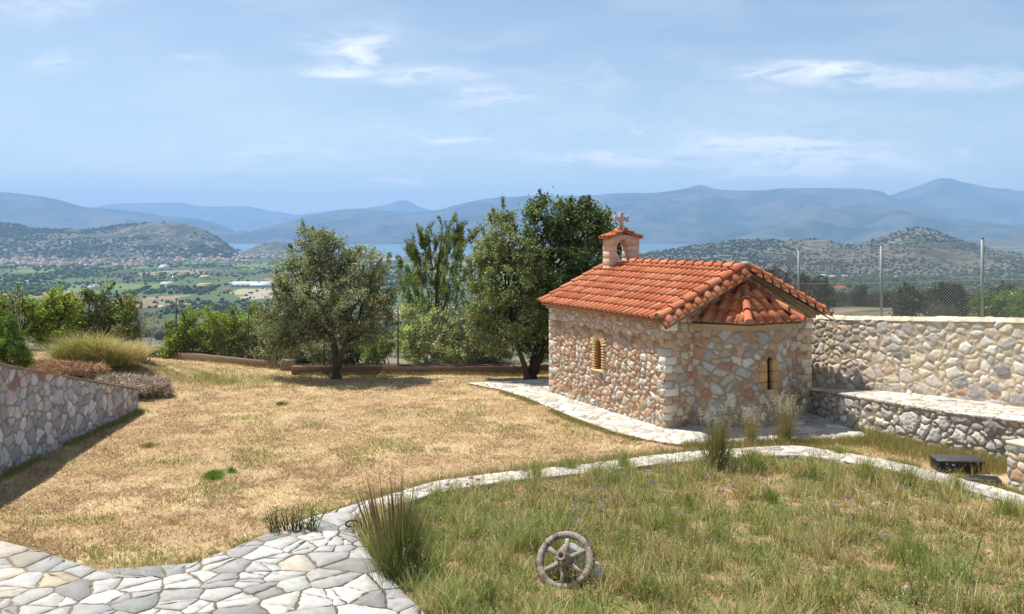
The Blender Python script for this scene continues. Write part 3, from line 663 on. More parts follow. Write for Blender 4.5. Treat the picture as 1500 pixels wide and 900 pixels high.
# ---------------------------------------------------------------- flagstone paving
def clip(poly, n, d):
    out = []
    for i in range(len(poly)):
        a, b = poly[i], poly[(i + 1) % len(poly)]; da = a[0] * n[0] + a[1] * n[1] - d; db = b[0] * n[0] + b[1] * n[1] - d
        if da <= 0: out.append(a)
        if (da < 0) != (db < 0) and abs(da - db) > 1e-12:
            t = da / (da - db); out.append((a[0] + (b[0] - a[0]) * t, a[1] + (b[1] - a[1]) * t))
    return out
def snap(p, poly):
    best = None; bd = 1e9
    for i in range(len(poly)):
        a = poly[i]; b = poly[(i + 1) % len(poly)]; dx, dy = b[0] - a[0], b[1] - a[1]; L = dx * dx + dy * dy + 1e-12
        t = min(1, max(0, ((p[0] - a[0]) * dx + (p[1] - a[1]) * dy) / L)); q = (a[0] + dx * t, a[1] + dy * t); d = (q[0] - p[0]) ** 2 + (q[1] - p[1]) ** 2
        if d < bd: bd = d; best = q
    return best
FLAGC = [((214, 210, 202), 5), ((200, 197, 190), 4), ((182, 180, 175), 3), ((212, 202, 184), 1.6), ((165, 163, 158), 1.6), ((198, 182, 160), .4)]
FLAGC2 = [((214, 206, 192), 5), ((204, 196, 182), 4), ((190, 184, 174), 2), ((208, 194, 170), 1.2)]
def flags(name, poly, size, zf, seed, label=None, drop=.25, gap=.028, palette=FLAGC, mortar=(128, 116, 100), th=.028, kind='structure', parent=None, ytrim=None, bright=1.0, base=.12):
    r = np.random.default_rng(seed); poly = [tuple(p) for p in poly]; pa = np.array(poly)
    x0, y0 = pa.min(0) - size; x1, y1 = pa.max(0) + size
    if ytrim: y0 = max(y0, ytrim)
    pts = []; i = 0
    nx = int((x1 - x0) / size); ny = int((y1 - y0) / size); grid = {}
    for a in range(nx + 1):
        for b in range(ny + 1):
            if r.random() < drop: continue
            p = (x0 + (a + .5 + r.uniform(-.48, .48)) * size, y0 + (b + .5 + r.uniform(-.48, .48)) * size)
            if len(poly) and (inpoly(np.array([p[0]]), np.array([p[1]]), pa)[0] or math.dist(p, snap(p, poly)) < size): grid.setdefault((a, b), []).append(p); pts.append((p, a, b))
    mb = MB(); cols = pal(palette, len(pts) + 1, r) * bright
    for q, (p, a, b) in enumerate(pts):
        outside = not inpoly(np.array([p[0]]), np.array([p[1]]), pa)[0]
        c = [(p[0] - size * 2.2, p[1] - size * 2.2), (p[0] + size * 2.2, p[1] - size * 2.2), (p[0] + size * 2.2, p[1] + size * 2.2), (p[0] - size * 2.2, p[1] + size * 2.2)]
        for da in range(-3, 4):
            for db in range(-3, 4):
                for o in grid.get((a + da, b + db), []):
                    if o is p: continue
                    n = (o[0] - p[0], o[1] - p[1]); L = math.hypot(*n); n = (n[0] / L, n[1] / L)
                    c = clip(c, n, n[0] * (p[0] + o[0]) / 2 + n[1] * (p[1] + o[1]) / 2 - gap * r.uniform(.25, .8))
                    if len(c) < 3: break
        if len(c) < 3: continue
        ca = np.array(c); ins = inpoly(ca[:, 0], ca[:, 1], pa)
        if outside and ins.sum() < 1: continue
        if not ins.all():
            c2 = []
            for k in range(len(c)):
                a_, b_ = c[k], c[(k + 1) % len(c)]; m_ = max(1, int(math.dist(a_, b_) / .07))
                c2 += [(a_[0] + (b_[0] - a_[0]) * t / m_, a_[1] + (b_[1] - a_[1]) * t / m_) for t in range(m_)]
            ca = np.array(c2); ins = inpoly(ca[:, 0], ca[:, 1], pa); c = [v if k else snap(v, poly) for v, k in zip(c2, ins)]
        cells = [c]
        if len(c) >= 4 and r.random() < .45:   # broken slabs
            cc = np.mean(np.array(c), 0) + r.normal(0, size * .08, 2); t_ = r.uniform(0, math.pi); n_ = (math.cos(t_), math.sin(t_)); d_ = n_[0] * cc[0] + n_[1] * cc[1]
            cells = [clip(c, n_, d_ - gap * .35), clip(c, (-n_[0], -n_[1]), -d_ - gap * .35)]
        # split long edges and roughen them
        for c in cells:
            d = []
            for k in range(len(c)):
                a_, b_ = np.array(c[k]), np.array(c[(k + 1) % len(c)]); L = np.linalg.norm(b_ - a_)
                if L < .012: continue
                d.append(a_ + r.normal(0, .004, 2))
                for w in range(1, int(L / .08) + 1):
                    t = w / (int(L / .08) + 1); nn = np.array([-(b_ - a_)[1], (b_ - a_)[0]]) / L; d.append(a_ + (b_ - a_) * t + nn * r.normal(0, .012))
            if len(d) < 3: continue
            d = np.array(d); m = d.mean(0); k = len(d); area = .5 * abs(np.sum(d[:, 0] * np.roll(d[:, 1], -1) - d[:, 1] * np.roll(d[:, 0], -1)))
            if area < .0015: continue
            ar = np.sum(d[:, 0] * np.roll(d[:, 1], -1) - d[:, 1] * np.roll(d[:, 0], -1))
            if ar < 0: d = d[::-1]
            h = th * r.uniform(.75, 1.25); inn = m + (d - m) * (1 - .012 / max(.05, math.sqrt(area))); tilt = r.normal(0, .004, 2)
            zt = zf(inn[:, 0], inn[:, 1]) + h + (inn - m) @ tilt; zm = zf(d[:, 0], d[:, 1])
            V = np.concatenate([np.c_[d, zm - .01], np.c_[d, zt - .010], np.c_[inn, zt], [[m[0], m[1], float(zf(np.array([m[0]]), np.array([m[1]]))[0]) + h + .002]]])
            i = np.arange(k); j = (i + 1) % k
            mb.add(V, [np.stack([i, j, k + j, k + i], 1), np.stack([k + i, k + j, 2 * k + j, 2 * k + i], 1), np.stack([2 * k + i, 2 * k + j, np.full(k, 3 * k)], 1)], cols[q] * r.uniform(.82, 1.06))
    o = mb.build(name, M['flag'], parent)
    if kind and not parent: tag(o, label, None, None, kind)
    if base:
        z = zf(pa[:, 0], pa[:, 1]); k = len(pa)
        V = np.concatenate([np.c_[pa, z + .004], np.c_[pa, z - base]]); i = np.arange(k); j = (i + 1) % k
        ar = np.sum(pa[:, 0] * np.roll(pa[:, 1], -1) - pa[:, 1] * np.roll(pa[:, 0], -1)); up = list(range(k)) if ar > 0 else list(range(k))[::-1]
        m_ = mk(name + '_mortar', V, [up, np.stack([i, j, k + j, k + i], 1)], M['mortar'], parent, np.array(lin(mortar)))
        if kind and not parent: tag(m_, kind=kind)
    return o
zc = lambda h: (lambda x, y: np.asarray(x, float) * 0 + h)
flags('paved_terrace', PAVE, .33, zc(.035), 5, 'pale flagstone terrace at the bottom left', ytrim=9.6, drop=.46, gap=.028, th=.016, mortar=(128, 115, 98), bright=.80)
flags('kerb_path', KPOLY, .30, zc(.05), 6, 'curved flagstone kerb', drop=.35, palette=FLAGC2, th=.014, gap=.018, mortar=(176, 162, 140))
flags('chapel_path', PATH, .30, zc(.03), 7, 'flagstone path around the chapel', drop=.4, palette=FLAGC2, th=.012, gap=.016, mortar=(172, 158, 138))

# ---------------------------------------------------------------- boundary walls
def left_wall():
    root = empty('retaining_wall', (LWX, 18, 0), 0, 'grey rubble retaining wall whose top slopes down into the lawn at far left', 'wall')
    y0, y1 = 11.0, 24.6; S = y1 - y0
    pos = lambda s, t: np.stack([t * 0 + 0, y0 + s - 18, t], -1)
    nr = lambda s, t: np.stack([t * 0 + 1, t * 0, t * 0], -1)
    rubble('stone_face', S, 3.1, .02, pos, nr, 101, root, size=(.25, .23), gap=.010, relief=.028, palette=[((180, 182, 186), 5), ((204, 204, 204), 4), ((160, 162, 166), 3), ((188, 180, 170), 1.6), ((150, 122, 104), .5)], mortar=(136, 132, 128), top=lambda s: lw_top(y0 + s), round_=.022, rust=.45, wt=.07, t0=-.2)
    rubble('end_face', .34, .6, .02, lambda s, t: np.stack([-s, t * 0 + y1 - 18, t], -1), lambda s, t: np.stack([t * 0, t * 0 + 1, t * 0], -1), 102, root, size=(.2, .18), palette=PAL_GREY, mortar=(122, 112, 102), t0=-.2)
    n = 40; ys = np.linspace(y0, y1, n); tp = lw_top(ys); mb = MB()
    V = np.concatenate([np.c_[ys * 0 - .008, ys - 18, tp * 0 - .2], np.c_[ys * 0 - .008, ys - 18, tp - .02], np.c_[ys * 0 - .33, ys - 18, tp - .02], np.c_[ys * 0 - .33, ys - 18, tp * 0 - .2]])
    i = np.arange(n - 1); mk('core', V, [np.stack([a * n + i, a * n + i + 1, b * n + i + 1, b * n + i], 1) for a, b in ((0, 1), (1, 2), (2, 3))] + [[n - 1, 2 * n - 1, 3 * n - 1, 4 * n - 1]], M['mortar'], root, np.array(lin((120, 108, 96))))
    y = y0; mb = MB(); r = random.Random(4)
    while y < y1 - .05:
        l = min(r.uniform(.35, .75), y1 + .02 - y); za, zb = float(lw_top(y)), float(lw_top(y + l - .012)); c = np.array(lin((150, 132, 112))) * r.uniform(.7, 1.15)
        xo = .035 + r.uniform(-.012, .012)
        p = [(xo, y - 18, za - .02), (xo, y + l - .012 - 18, zb - .02), (-.37, y + l - .012 - 18, zb - .02), (-.37, y - 18, za - .02)]
        p += [(a, b, c_ + .06) for a, b, c_ in p]; mb.hexa([p[0], p[1], p[2], p[3], p[4], p[5], p[6], p[7]], c); y += l
    mb.build('coping', M['concrete'], root)
left_wall()
wall_line('boundary_wall', T1, T1z - .05, -1, .42, 'high sunlit rubble wall with a rough mortar top, carrying the wire fence at right', 111, .02, cope=.07, copec=(206, 190, 164), size=(.21, .165), palette=PAL_MIX + [((214, 200, 178), 6)], mortar=(196, 178, 150), relief=.028, wt=.10, round_=.05, over=.0, gap=.016)
wall_line('low_wall', W1, W1z - .035, -1, .35, 'low rubble wall holding up the paved ramp right of the chapel', 112, .016, size=(.21, .17), palette=PAL_MIX + [((160, 112, 86), .6), ((184, 180, 174), 4)], mortar=(150, 138, 120), relief=.042, wt=.12, round_=.05, gap=.014)
def ramp():
    a = catmull(W1, 5); b = catmull(T1[2:], 5); poly = np.vstack([a, b[::-1]])
    k = 5
    wz = np.interp(np.arange(len(a)) / 5, np.arange(len(W1z)), W1z)
    def zf(x, y):
        x = np.asarray(x, float); y = np.asarray(y, float); return np.interp(-y, -a[:, 1], wz) - .03
    a2 = a.copy(); nrm = np.array([-.035, -.02]); a2 = a2 + nrm
    flags('paved_ramp', np.vstack([a2, b[::-1]]), .34, zf, 9, 'flagstone ramp between the two walls', drop=.2, palette=FLAGC2, th=.03, gap=.018, mortar=(165, 150, 128), base=.03)
ramp()
def pier():
    t = empty('stone_pier', (9.42, 16.85, 0), 0, 'low pale stone pier at the right edge beside the black box', 'pier')
    d = np.array([.93, .36]); n = np.array([.36, -.93])
    rubble('stone_face', 2.4, .84, .02, lambda s, z: np.concatenate([(s[..., None] * d), z[..., None]], -1), lambda s, z: np.broadcast_to(np.array([*n, 0]), (*s.shape, 3)), 121, t, size=(.22, .18), palette=PAL_MIX, mortar=(170, 155, 135), t0=-.1)
    rubble('end_face', .4, .84, .02, lambda s, z: np.concatenate([((.4 - s[..., None]) * -n), z[..., None]], -1), lambda s, z: np.broadcast_to(np.array([*-d, 0]), (*s.shape, 3)), 122, t, size=(.22, .18), palette=PAL_MIX, mortar=(170, 155, 135), t0=-.1)
    MB().box((d[0] * 1.2 - n[0] * .2, d[1] * 1.2 - n[1] * .2, .86), (2.5, .46, .06), lin((200, 186, 162)), ax=[(*d, 0), (*-n, 0), (0, 0, 1)], bev=.015).build('coping', M['concrete'], t)
pier()

# ---------------------------------------------------------------- chapel
def chapel():
    root = empty('chapel', (0, 0, 0), 0, 'small stone chapel with red tiled roof, rounded apse and little bell tower', 'chapel')
    wu, wz0, wz1, ww = 2.95, 1.06, 1.72, .17   # side window: place, sill, spring of the arch, half width
    APR = 1.66; APC = .69; aw = math.sqrt(APR ** 2 - APC ** 2)   # apse circle
    RIDGE, EZ = 3.80, CH                       # rafters' undersides
    up = 2.35
    def hole(s, t):
        x = s - (CL - wu) if False else s - wu
        return ((np.abs(x) < ww + .0) & (t > wz0) & (t < wz1)) | ((np.hypot(x, t - wz1) < ww) & (t >= wz1))
    # side wall, seen: s runs from the near corner to the back
    rubble('side_wall', CL, CH, .0145, lambda s, t: N0 + VV * s[..., None] + ZZ * t[..., None], lambda s, t: np.broadcast_to(-UU, (*s.shape, 3)), 131, root,
           size=(.20, .155), palette=PAL_WARM, mortar=(178, 157, 134), relief=.052, hole=hole, wt=.055, gap=.015, rust=.35)
    gt = lambda s: CH + (RIDGE - CH) * (1 - np.abs(s - up) / up) * .98
    rubble('front_wall', CW, RIDGE, .0165, lambda s, t: N0 + UU * s[..., None] + ZZ * t[..., None], lambda s, t: np.broadcast_to(-VV, (*s.shape, 3)), 132, root,
           size=(.22, .17), palette=PAL_WARM, mortar=(164, 144, 122), relief=.028, top=gt, rust=.45, gap=.013,
           hole=lambda s, t: (np.abs(s - up) < aw - .12) & (t < 2.4))
    rubble('back_wall', CW, RIDGE, .04, lambda s, t: N0 + VV * CL + UU * s[..., None] + ZZ * t[..., None], lambda s, t: np.broadcast_to(VV, (*s.shape, 3)), 133, root, size=(.22, .17), top=gt)
    rubble('far_side_wall', CL, CH, .04, lambda s, t: N0 + UU * CW + VV * s[..., None] + ZZ * t[..., None], lambda s, t: np.broadcast_to(UU, (*s.shape, 3)), 134, root, size=(.22, .17))
    # apse
    ang = math.asin(aw / APR); AL = 2 * ang * APR; aws, az0, az1, ahw = .52, .93, 1.66, .09
    def ap(s, t, rr=APR):
        a = s / APR - ang; u = up + rr * np.sin(a); v = APC - rr * np.cos(a) + 0.0
        return N0 + UU * u[..., None] + VV * v[..., None] + ZZ * t[..., None]
    def an(s, t=None):
        a = s / APR - ang; return UU * np.sin(a)[..., None] - VV * np.cos(a)[..., None] + 0 * a[..., None]
    ws = APR * (ang + math.asin((up + .03 - up) / APR))
    ah = lambda s, t: ((np.abs(s - ws) < ahw) & (t > az0) & (t < az1)) | ((np.hypot(s - ws, t - az1) < ahw) & (t >= az1))
    rubble('apse_wall', AL, 2.56, .0145, ap, an, 135, root, size=(.24, .19), palette=PAL_GREY + [((186, 162, 138), 4), ((172, 132, 108), .7), ((200, 188, 170), 3)], mortar=(164, 146, 124), relief=.038, hole=ah, wt=.06, gap=.014, rust=.25)
    # corner stones (quoins), one part per corner
    r = random.Random(8); QC = [lin(c) for c in [(222, 216, 206), (220, 202, 168), (206, 182, 148), (206, 202, 194), (226, 220, 210), (198, 176, 144)]]
    for (cu, cv, su, sv) in ((0, 0, 1, 1), (0, CL, 1, -1), (CW, 0, -1, 1), (CW, CL, -1, -1)):
        q = MB(); z = 0.02; k = 0
        while z < CH - .12:
            h = min(r.uniform(.185, .215), CH - z); long_u = k % 2 == 0
            lu, lv = (.36, .19) if long_u else (.19, .36)
            lu += r.uniform(-.03, .05); lv += r.uniform(-.03, .05); e = .032
            c = CP(cu + su * (lu / 2 - e), cv + sv * (lv / 2 - e), z + h / 2)
            q.box(c, (lu, lv, h - .018), np.array(QC[r.randrange(6)]) * r.uniform(.8, 1.1), ax=[UU, VV, ZZ], bev=.010, jit=.0015); z += h; k += 1
        q.build('corner_stones', M['block'], root)
    # cornice bands under the eaves
    bc = np.array(lin((160, 146, 122)))
    for (cu, sg) in ((-.03, 1), (CW + .03, -1)):
        b = MB(); b.box(CP(cu, CL / 2, CH + .045), (.12, CL + .12, .07), bc * .9, ax=[UU, VV, ZZ], bev=.008); b.box(CP(cu - sg * .05, CL / 2, CH + .11), (.16, CL + .2, .05), bc, ax=[UU, VV, ZZ], bev=.008); b.build('cornice', M['concrete'], root)
    # raked bands on the front gable
    b = MB(); pit = math.atan2(RIDGE - CH, up)
    for sg in (-1, 1):
        d = UU * sg * math.cos(pit) - ZZ * math.sin(pit); nrm = np.cross(d, VV) * (1 if sg > 0 else -1); nrm = nrm if nrm[2] > 0 else -nrm
        for vv_, off, th_, dep in ((-.06, .015, .09, .14), (CL + .06, .015, .09, .14), (-.10, .085, .05, .26), (CL + .04, .085, .05, .12)):
            b = MB(); c = CP(up, vv_, RIDGE) + d * 1.33 + nrm * off; b.box(c, (2.80, dep, th_), bc * (.95 if th_ > .06 else 1.05), ax=[d, VV, nrm], bev=.008); b.build('gable_cornice', M['concrete'], root)
    # roof tiles
    TC = [np.array(lin(c)) for c in [(212, 128, 86), (220, 140, 98), (204, 118, 78), (224, 148, 108), (198, 114, 80), (214, 134, 94)]]
    rt = random.Random(3)
    def tcol(): return TC[rt.randrange(6)] * .80 * rt.uniform(.86, 1.1)
    prof_n = 9
    def field(mb, e0, e1, fall, nrm, pitch, length, course=.37, front=.0, rad=.062, s_off=0.0):
        """tiles side by side along the eave e0->e1; fall points down the slope; length(s) = how far up they go"""
        e0, e1 = np.array(e0), np.array(e1); W = np.linalg.norm(e1 - e0); ed = (e1 - e0) / W; n = int(W / pitch + .5); pitch = W / n
        for i in range(n):
            sm = (i + .5) * pitch; LL = length(sm)
            if LL < .06: continue
            nc = max(1, int(math.ceil(LL / course)))
            for k in range(nc):
                lo = k * course; hi = min(LL, lo + course + .03); c = tcol(); jz = rt.uniform(0, .010)
                a = np.linspace(0, math.pi, prof_n); bx = .36 * pitch - np.cos(a) * .34 * pitch; bz = np.sin(a) * rad
                px = np.concatenate([[0], bx, [.76 * pitch, .98 * pitch]]); pz = np.concatenate([[.004], bz, [.006, .004]])
                sx = rt.uniform(-.006, .006)
                base = e0 + ed * (i * pitch + sx)
                def row(up_, lift, sc=1.0): return base + ed * px[:, None] - fall * up_ + nrm * ((pz * sc)[:, None] + lift)
                V = np.concatenate([row(hi, .004, .93), row(lo, .034 + jz), row(lo + .004, .034 + jz - .020, 1.0)])
                m = len(px); q = np.arange(m - 1)
                mb.add(V, [np.stack([q, m + q, m + q + 1, q + 1], 1), np.stack([m + q, 2 * m + q, 2 * m + q + 1, m + q + 1], 1)], c)
                if k == 0:   # mortar plug under each barrel
                    pl = [base + ed * (px[w] * .92 + .36 * pitch * .08) - fall * .035 + nrm * (pz[w] * .86 + .012) for w in range(1, prof_n + 1)]
                    mb.add(pl, [list(range(len(pl)))], np.array(lin((205, 178, 140))))
    def caps(mb, p0, p1, nrm, rad=.105, course=.40, flat=.9, endcap=True):
        """half-round cap tiles from the low end p0 to the high end p1"""
        p0, p1 = np.array(p0, float), np.array(p1, float); L = np.linalg.norm(p1 - p0); d = (p1 - p0) / L; sd = np.cross(d, nrm); n = max(1, int(round(L / course))); cl = L / n
        a = np.linspace(-.12, math.pi + .12, 12)
        for k in range(n):
            c = tcol(); lo = k * cl; hi = lo + cl + .05; V = []
            for (t, rr, li) in ((lo, rad, .030), (lo + .05, rad, .027), (lo + .052, rad * .95, .024), (hi, rad * .84, .0)):
                V.append(p0 + d * t + sd * (np.cos(a) * rr)[:, None] + nrm * ((np.sin(a) * rr * flat)[:, None] + li))
            V.append(p0 + d * (lo + .006) + sd * (np.cos(a) * (rad - .018))[:, None] + nrm * ((np.sin(a) * (rad - .018) * flat)[:, None] + .03))
            V = np.concatenate(V); m = 12; q = np.arange(m - 1)
            mb.add(V, [np.stack([j * m + q, j * m + q + 1, (j + 1) * m + q + 1, (j + 1) * m + q], 1) for j in range(3)] + [np.stack([4 * m + q, 4 * m + q + 1, q + 1, q], 1)], c)
            if k == 0 and endcap: mb.add(p0 + d * .03 + sd * (np.cos(a) * rad * .86)[:, None] + nrm * ((np.sin(a) * rad * .86 * flat)[:, None] + .02), [list(range(m))], np.array(lin((150, 128, 108))))
    RZ, EAVEZ, OV = 3.86, 2.665, .27; VB, VF = CL + .10, -.13
    pit = math.atan2(RZ - EAVEZ, up + OV)
    for sg, nm in ((-1, 'roof_slope'), (1, 'roof_slope')):
        ue = up + sg * (up + OV); fall = UU * sg * math.cos(pit) - ZZ * math.sin(pit); nrm = UU * sg * math.sin(pit) + ZZ * math.cos(pit)
        mb = MB(); SL = (up + OV) / math.cos(pit)
        A, B = CP(ue, VF, EAVEZ), CP(ue, VB, EAVEZ)
        e0, e1 = (A, B) if sg > 0 else (B, A)
        if sg < 0: field(mb, e0, e1, fall, nrm, .237, lambda s: SL - .02)
        else: field(mb, e0, e1, fall, nrm, .237, lambda s: SL - .02)
        # underlay slab
        q = [A - fall * -0.0 - nrm * .05, B - nrm * .05, CP(up, VB, RZ) - nrm * .05, CP(up, VF, RZ) - nrm * .05]
        q = [np.array(v) for v in q]; mb.hexa(q + [v + nrm * .045 for v in q], np.array(lin((150, 95, 70))))
        mb.build(nm, M['tile'], root)
    # short skirt of tiles sloping out over the front gable
    for sg in (-1, 1):
        d = UU * sg * math.cos(pit) - ZZ * math.sin(pit)
        fall = -VV * math.cos(.38) - ZZ * math.sin(.38) + d * .18; fall /= np.linalg.norm(fall)
        ln = .44
        hi_, lo_ = CP(up, VF + .02, RZ + .02), CP(up + sg * (up + OV), VF + .02, EAVEZ + .02)
        nrm = np.cross(d, fall); nrm = nrm / np.linalg.norm(nrm); nrm = nrm if nrm[2] > 0 else -nrm
        e0, e1 = hi_ + fall * ln, lo_ + fall * ln
        fperp = fall - d * np.dot(fall, d); 
        mb = MB(); field(mb, e0, e1, fall, nrm, .335, lambda s: ln, course=.46, rad=.092)
        q = [hi_ - nrm * .03, lo_ - nrm * .03, lo_ + fall * (ln - .06) - nrm * .03, hi_ + fall * (ln - .06) - nrm * .03]
        mb.hexa([v - nrm * .03 for v in q] + q, np.array(lin((140, 100, 76)))); mb.build('verge_tiles', M['tile'], root)
    mb = MB()
    caps(mb, CP(up, VF - .02, RZ + .035), CP(up, CL - .75, RZ + .035), ZZ, .11); mb.build('ridge_tiles', M['tile'], root)
    for sg in (-1, 1):
        nrm = UU * sg * math.sin(pit) + ZZ * math.cos(pit)
        mb = MB(); caps(mb, CP(up + sg * (up + OV + .03), VF + .0, EAVEZ + .045), CP(up + sg * .05, VF + .0, RZ + .06), nrm, .14, .44); mb.build('verge_caps', M['tile'], root)
        mb = MB(); caps(mb, CP(up + sg * (up + OV + .03), VB + .02, EAVEZ + .035), CP(up + sg * .35, VB + .02, RZ - .10), nrm, .105); mb.build('verge_caps', M['tile'], root)
    m = MB(); m.box(CP(up, VF - .02, RZ + .13), (.20, .17, .10), lin((196, 184, 165)), ax=[UU, VV, ZZ], bev=.03, jit=.006); m.build('ridge_mortar', M['mortar'], root)
    # apse roof: three facets
    APX = np.array(CP(up, -.06, 3.50)); ez = 2.56
    Pq = [CP(.72, .0, ez), CP(1.54, -1.20, ez), CP(3.24, -1.20, ez), CP(4.0, .0, ez)]
    mb = MB()
    for k in range(3):
        a, b_ = np.array(Pq[k]), np.array(Pq[k + 1]); ed = (b_ - a) / np.linalg.norm(b_ - a); W = np.linalg.norm(b_ - a)
        w = APX - a; sA = np.dot(w, ed); upv = w - ed * sA; LU = np.linalg.norm(upv); fall = -upv / LU; nrm = np.cross(ed, -fall); nrm = nrm if nrm[2] > 0 else -nrm
        def ln(s, sA=sA, W=W, LU=LU):
            f = s / sA if s < sA else (W - s) / (W - sA); return LU * max(0, min(1, f)) - .03
        field(mb, a, b_, fall, nrm, .285, ln, course=.42, rad=.086)
        mb.add([a - nrm * .02, b_ - nrm * .02, APX - nrm * .02], [[0, 1, 2]], np.array(lin((140, 90, 68))))
    for k in (1, 2):
        p0 = np.array(Pq[k]); d = APX - p0; d /= np.linalg.norm(d); caps(mb, p0 - d * .08 + ZZ * .05, APX + ZZ * (.045 if k == 1 else .02), ZZ, .135, .44)
    mb.build('apse_roof', M['tile'], root)
    # stone course and soffit below the apse eaves
    s = np.linspace(0, AL, 40); zt = np.full(40, 2.40); a0 = ap(s, zt, APR + .05); b0 = ap(s, zt + .10, APR + .05); c0 = ap(s, zt + .13, APR + .22); d0 = ap(s, zt + .13, APR - .2)
    V = np.concatenate([ap(s, zt, APR - .02), a0, b0, c0, c0 + ZZ * .02, d0 + ZZ * .02]); q = np.arange(39)
    mk('apse_cornice', V, [np.stack([j * 40 + q, j * 40 + q + 1, (j + 1) * 40 + q + 1, (j + 1) * 40 + q], 1) for j in range(5)], M['concrete'], root, np.array(lin((178, 160, 130))))
    # side window: brick surround (part), its sill, pane as sub-parts
    bm = MB(); yc = np.array(lin((214, 182, 132)))
    def sp(x, z, o=.0): return CP(-o, wu + x, z)
    z = wz0 + .03
    while z < wz1 - .01:
        for sg in (-1, 1):
            L = rt.uniform(.125, .17); bm.box(sp(sg * (ww + L / 2 - .012), z, .018), (.11, L, .040), yc * rt.uniform(.8, 1.08), ax=[UU, VV, ZZ], bev=.006, jit=.001)
        z += .072
    for k in range(12):
        a = math.pi * (k + .5) / 12; L = .24; rr = ww - .012 + L / 2; d = VV * math.cos(a) + ZZ * math.sin(a); tt = -VV * math.sin(a) + ZZ * math.cos(a)
        hb = .017; h2 = .033; c0_ = np.array(sp(0, wz1, .018)); ri, ro = ww - .012, ww + L - .012 + rt.uniform(-.02, .02)
        pts = [c0_ - UU * -.05 + d * ri - tt * hb, c0_ + UU * .05 + d * ro - tt * h2, c0_ + UU * .05 + d * ro + tt * h2, c0_ + UU * .05 + d * ri + tt * hb]
        pts2 = [p - UU * .105 for p in pts]; bm.hexa(pts + pts2, yc * rt.uniform(.82, 1.08))
    bm.box(sp(0, wz0 - .02, .03), (.16, 2 * ww + .30, .05), yc * 1.05, ax=[UU, VV, ZZ], bev=.008)
    # splayed reveal
    o, n = [], 14
    def outline(hw, z0_, z1_, n=12):
        return [(-hw, z0_), (hw, z0_)] + [(hw * math.cos(t), z1_ + hw * math.sin(t)) for t in np.linspace(0, math.pi, n)]
    def reveal(ptf, hw, z0_, z1_, dep, c, name, parent):
        ol = outline(hw, z0_, z1_); k = len(ol); V = [ptf(x, z_, -.02) for x, z_ in ol] + [ptf(x * .92, z_, dep) for x, z_ in ol]; i = np.arange(k); j = (i + 1) % k
        return mk(name, V, [np.stack([i, j, k + j, k + i], 1)], M['block'], parent, c)
    wpart = bm.build('window', M['block'], root)
    reveal(lambda x, z_, d_: N0 + VV * (wu + x) + ZZ * z_ + UU * d_, ww, wz0, wz1, .30, np.array(lin((168, 118, 66))), 'reveal', wpart)
    ol = outline(ww + .02, wz0, wz1); mk('window_back', [N0 + VV * (wu + x) + ZZ * z_ + UU * .27 for x, z_ in ol], [list(range(len(ol)))], M['wood'], wpart, np.array(lin((82, 52, 30))))
    # apse window
    bm = MB()
    def pa(x, z_, o_=0): return ap(np.array(ws + x), np.array(z_), APR + o_)
    z = az0
    for h in (.20, .25, .28):
        for sg in (-1, 1):
            L = rt.uniform(.17, .22); sx = sg * (ahw + L / 2 - .004); nn = an(np.array(ws + sx)); tt = np.cross(ZZ, nn)
            bm.box(pa(sx, z + h / 2, -.02), (L, .13, h - .01), np.array(lin((198, 160, 108))) * rt.uniform(.8, 1.05), ax=[tt, nn, ZZ], bev=.012, jit=.003)
        z += h
    for k in range(7):
        a = math.pi * (k + .5) / 7; sx = (ahw + .065) * math.cos(a); nn = an(np.array(ws + sx)); tt = np.cross(ZZ, nn); d = tt * math.cos(a) + ZZ * math.sin(a); t2 = np.cross(nn, d)
        bm.box(pa(sx, az1 + (ahw + .065) * math.sin(a), -.015), (.14, .13, .065), np.array(lin((176, 150, 122))) * rt.uniform(.8, 1.05), ax=[d, nn, t2], bev=.014, jit=.003)
    nn = an(np.array(ws)); bm.box(pa(0, az0 - .02, -.0), (.26, .14, .05), lin((200, 180, 150)), ax=[np.cross(ZZ, nn), nn, ZZ], bev=.01)
    wp = bm.build('window', M['block'], root)
    reveal(lambda x, z_, d_: pa(x, z_, -d_), ahw, az0, az1, .35, np.array(lin((110, 78, 46))), 'reveal', wp)
    ol = outline(ahw + .02, az0, az1); mk('window_back', [pa(x, z_, -.33) for x, z_ in ol], [list(range(len(ol)))], M['wood'], wp, np.array(lin((22, 17, 13))))  # near-black sheet: the darkness inside the slit is painted into its colour
    # bell tower
    tu, tv, tw, td, tz0, tz1 = 2.36, 5.47, 1.10, .36, 3.25, 4.62
    ou, ohw, oz0, oz1 = -.06, .205, 3.78, 4.36
    bt = MB(); pk = np.array(lin((206, 180, 158))); wh = np.array(lin((222, 208, 192)))
    def stone(u0, u1, z0_, z1_, c): bt.box(CP(tu + (u0 + u1) / 2, tv, (z0_ + z1_) / 2), (u1 - u0 - .006, td, z1_ - z0_ - .008), c * rt.uniform(.88, 1.08), ax=[UU, VV, ZZ], bev=.004)
    stone(-tw / 2, tw / 2, tz0, 3.76, pk)
    zz_ = [3.76, 3.98, 4.20, 4.36]
    for a, b_ in zip(zz_[:-1], zz_[1:]):
        stone(-tw / 2, ou - ohw, a, b_, pk); stone(ou + ohw, tw / 2, a, b_, pk)
    # arch block: voussoirs with a pointed opening
    ztop = lambda u: tz1 + .10 * (1 - abs(u) / (tw / 2))
    edges = [(-tw / 2, 4.36, -tw / 2, ztop(-tw / 2)), (ou - ohw, 4.36, -.30, ztop(-.30)), (ou - ohw * .55, 4.50, -.16, ztop(-.16)), (ou, 4.58, ou, ztop(ou)), (ou + ohw * .55, 4.50, .12, ztop(.12)), (ou + ohw, 4.36, .30, ztop(.30)), (tw / 2, 4.36, tw / 2, ztop(tw / 2))]
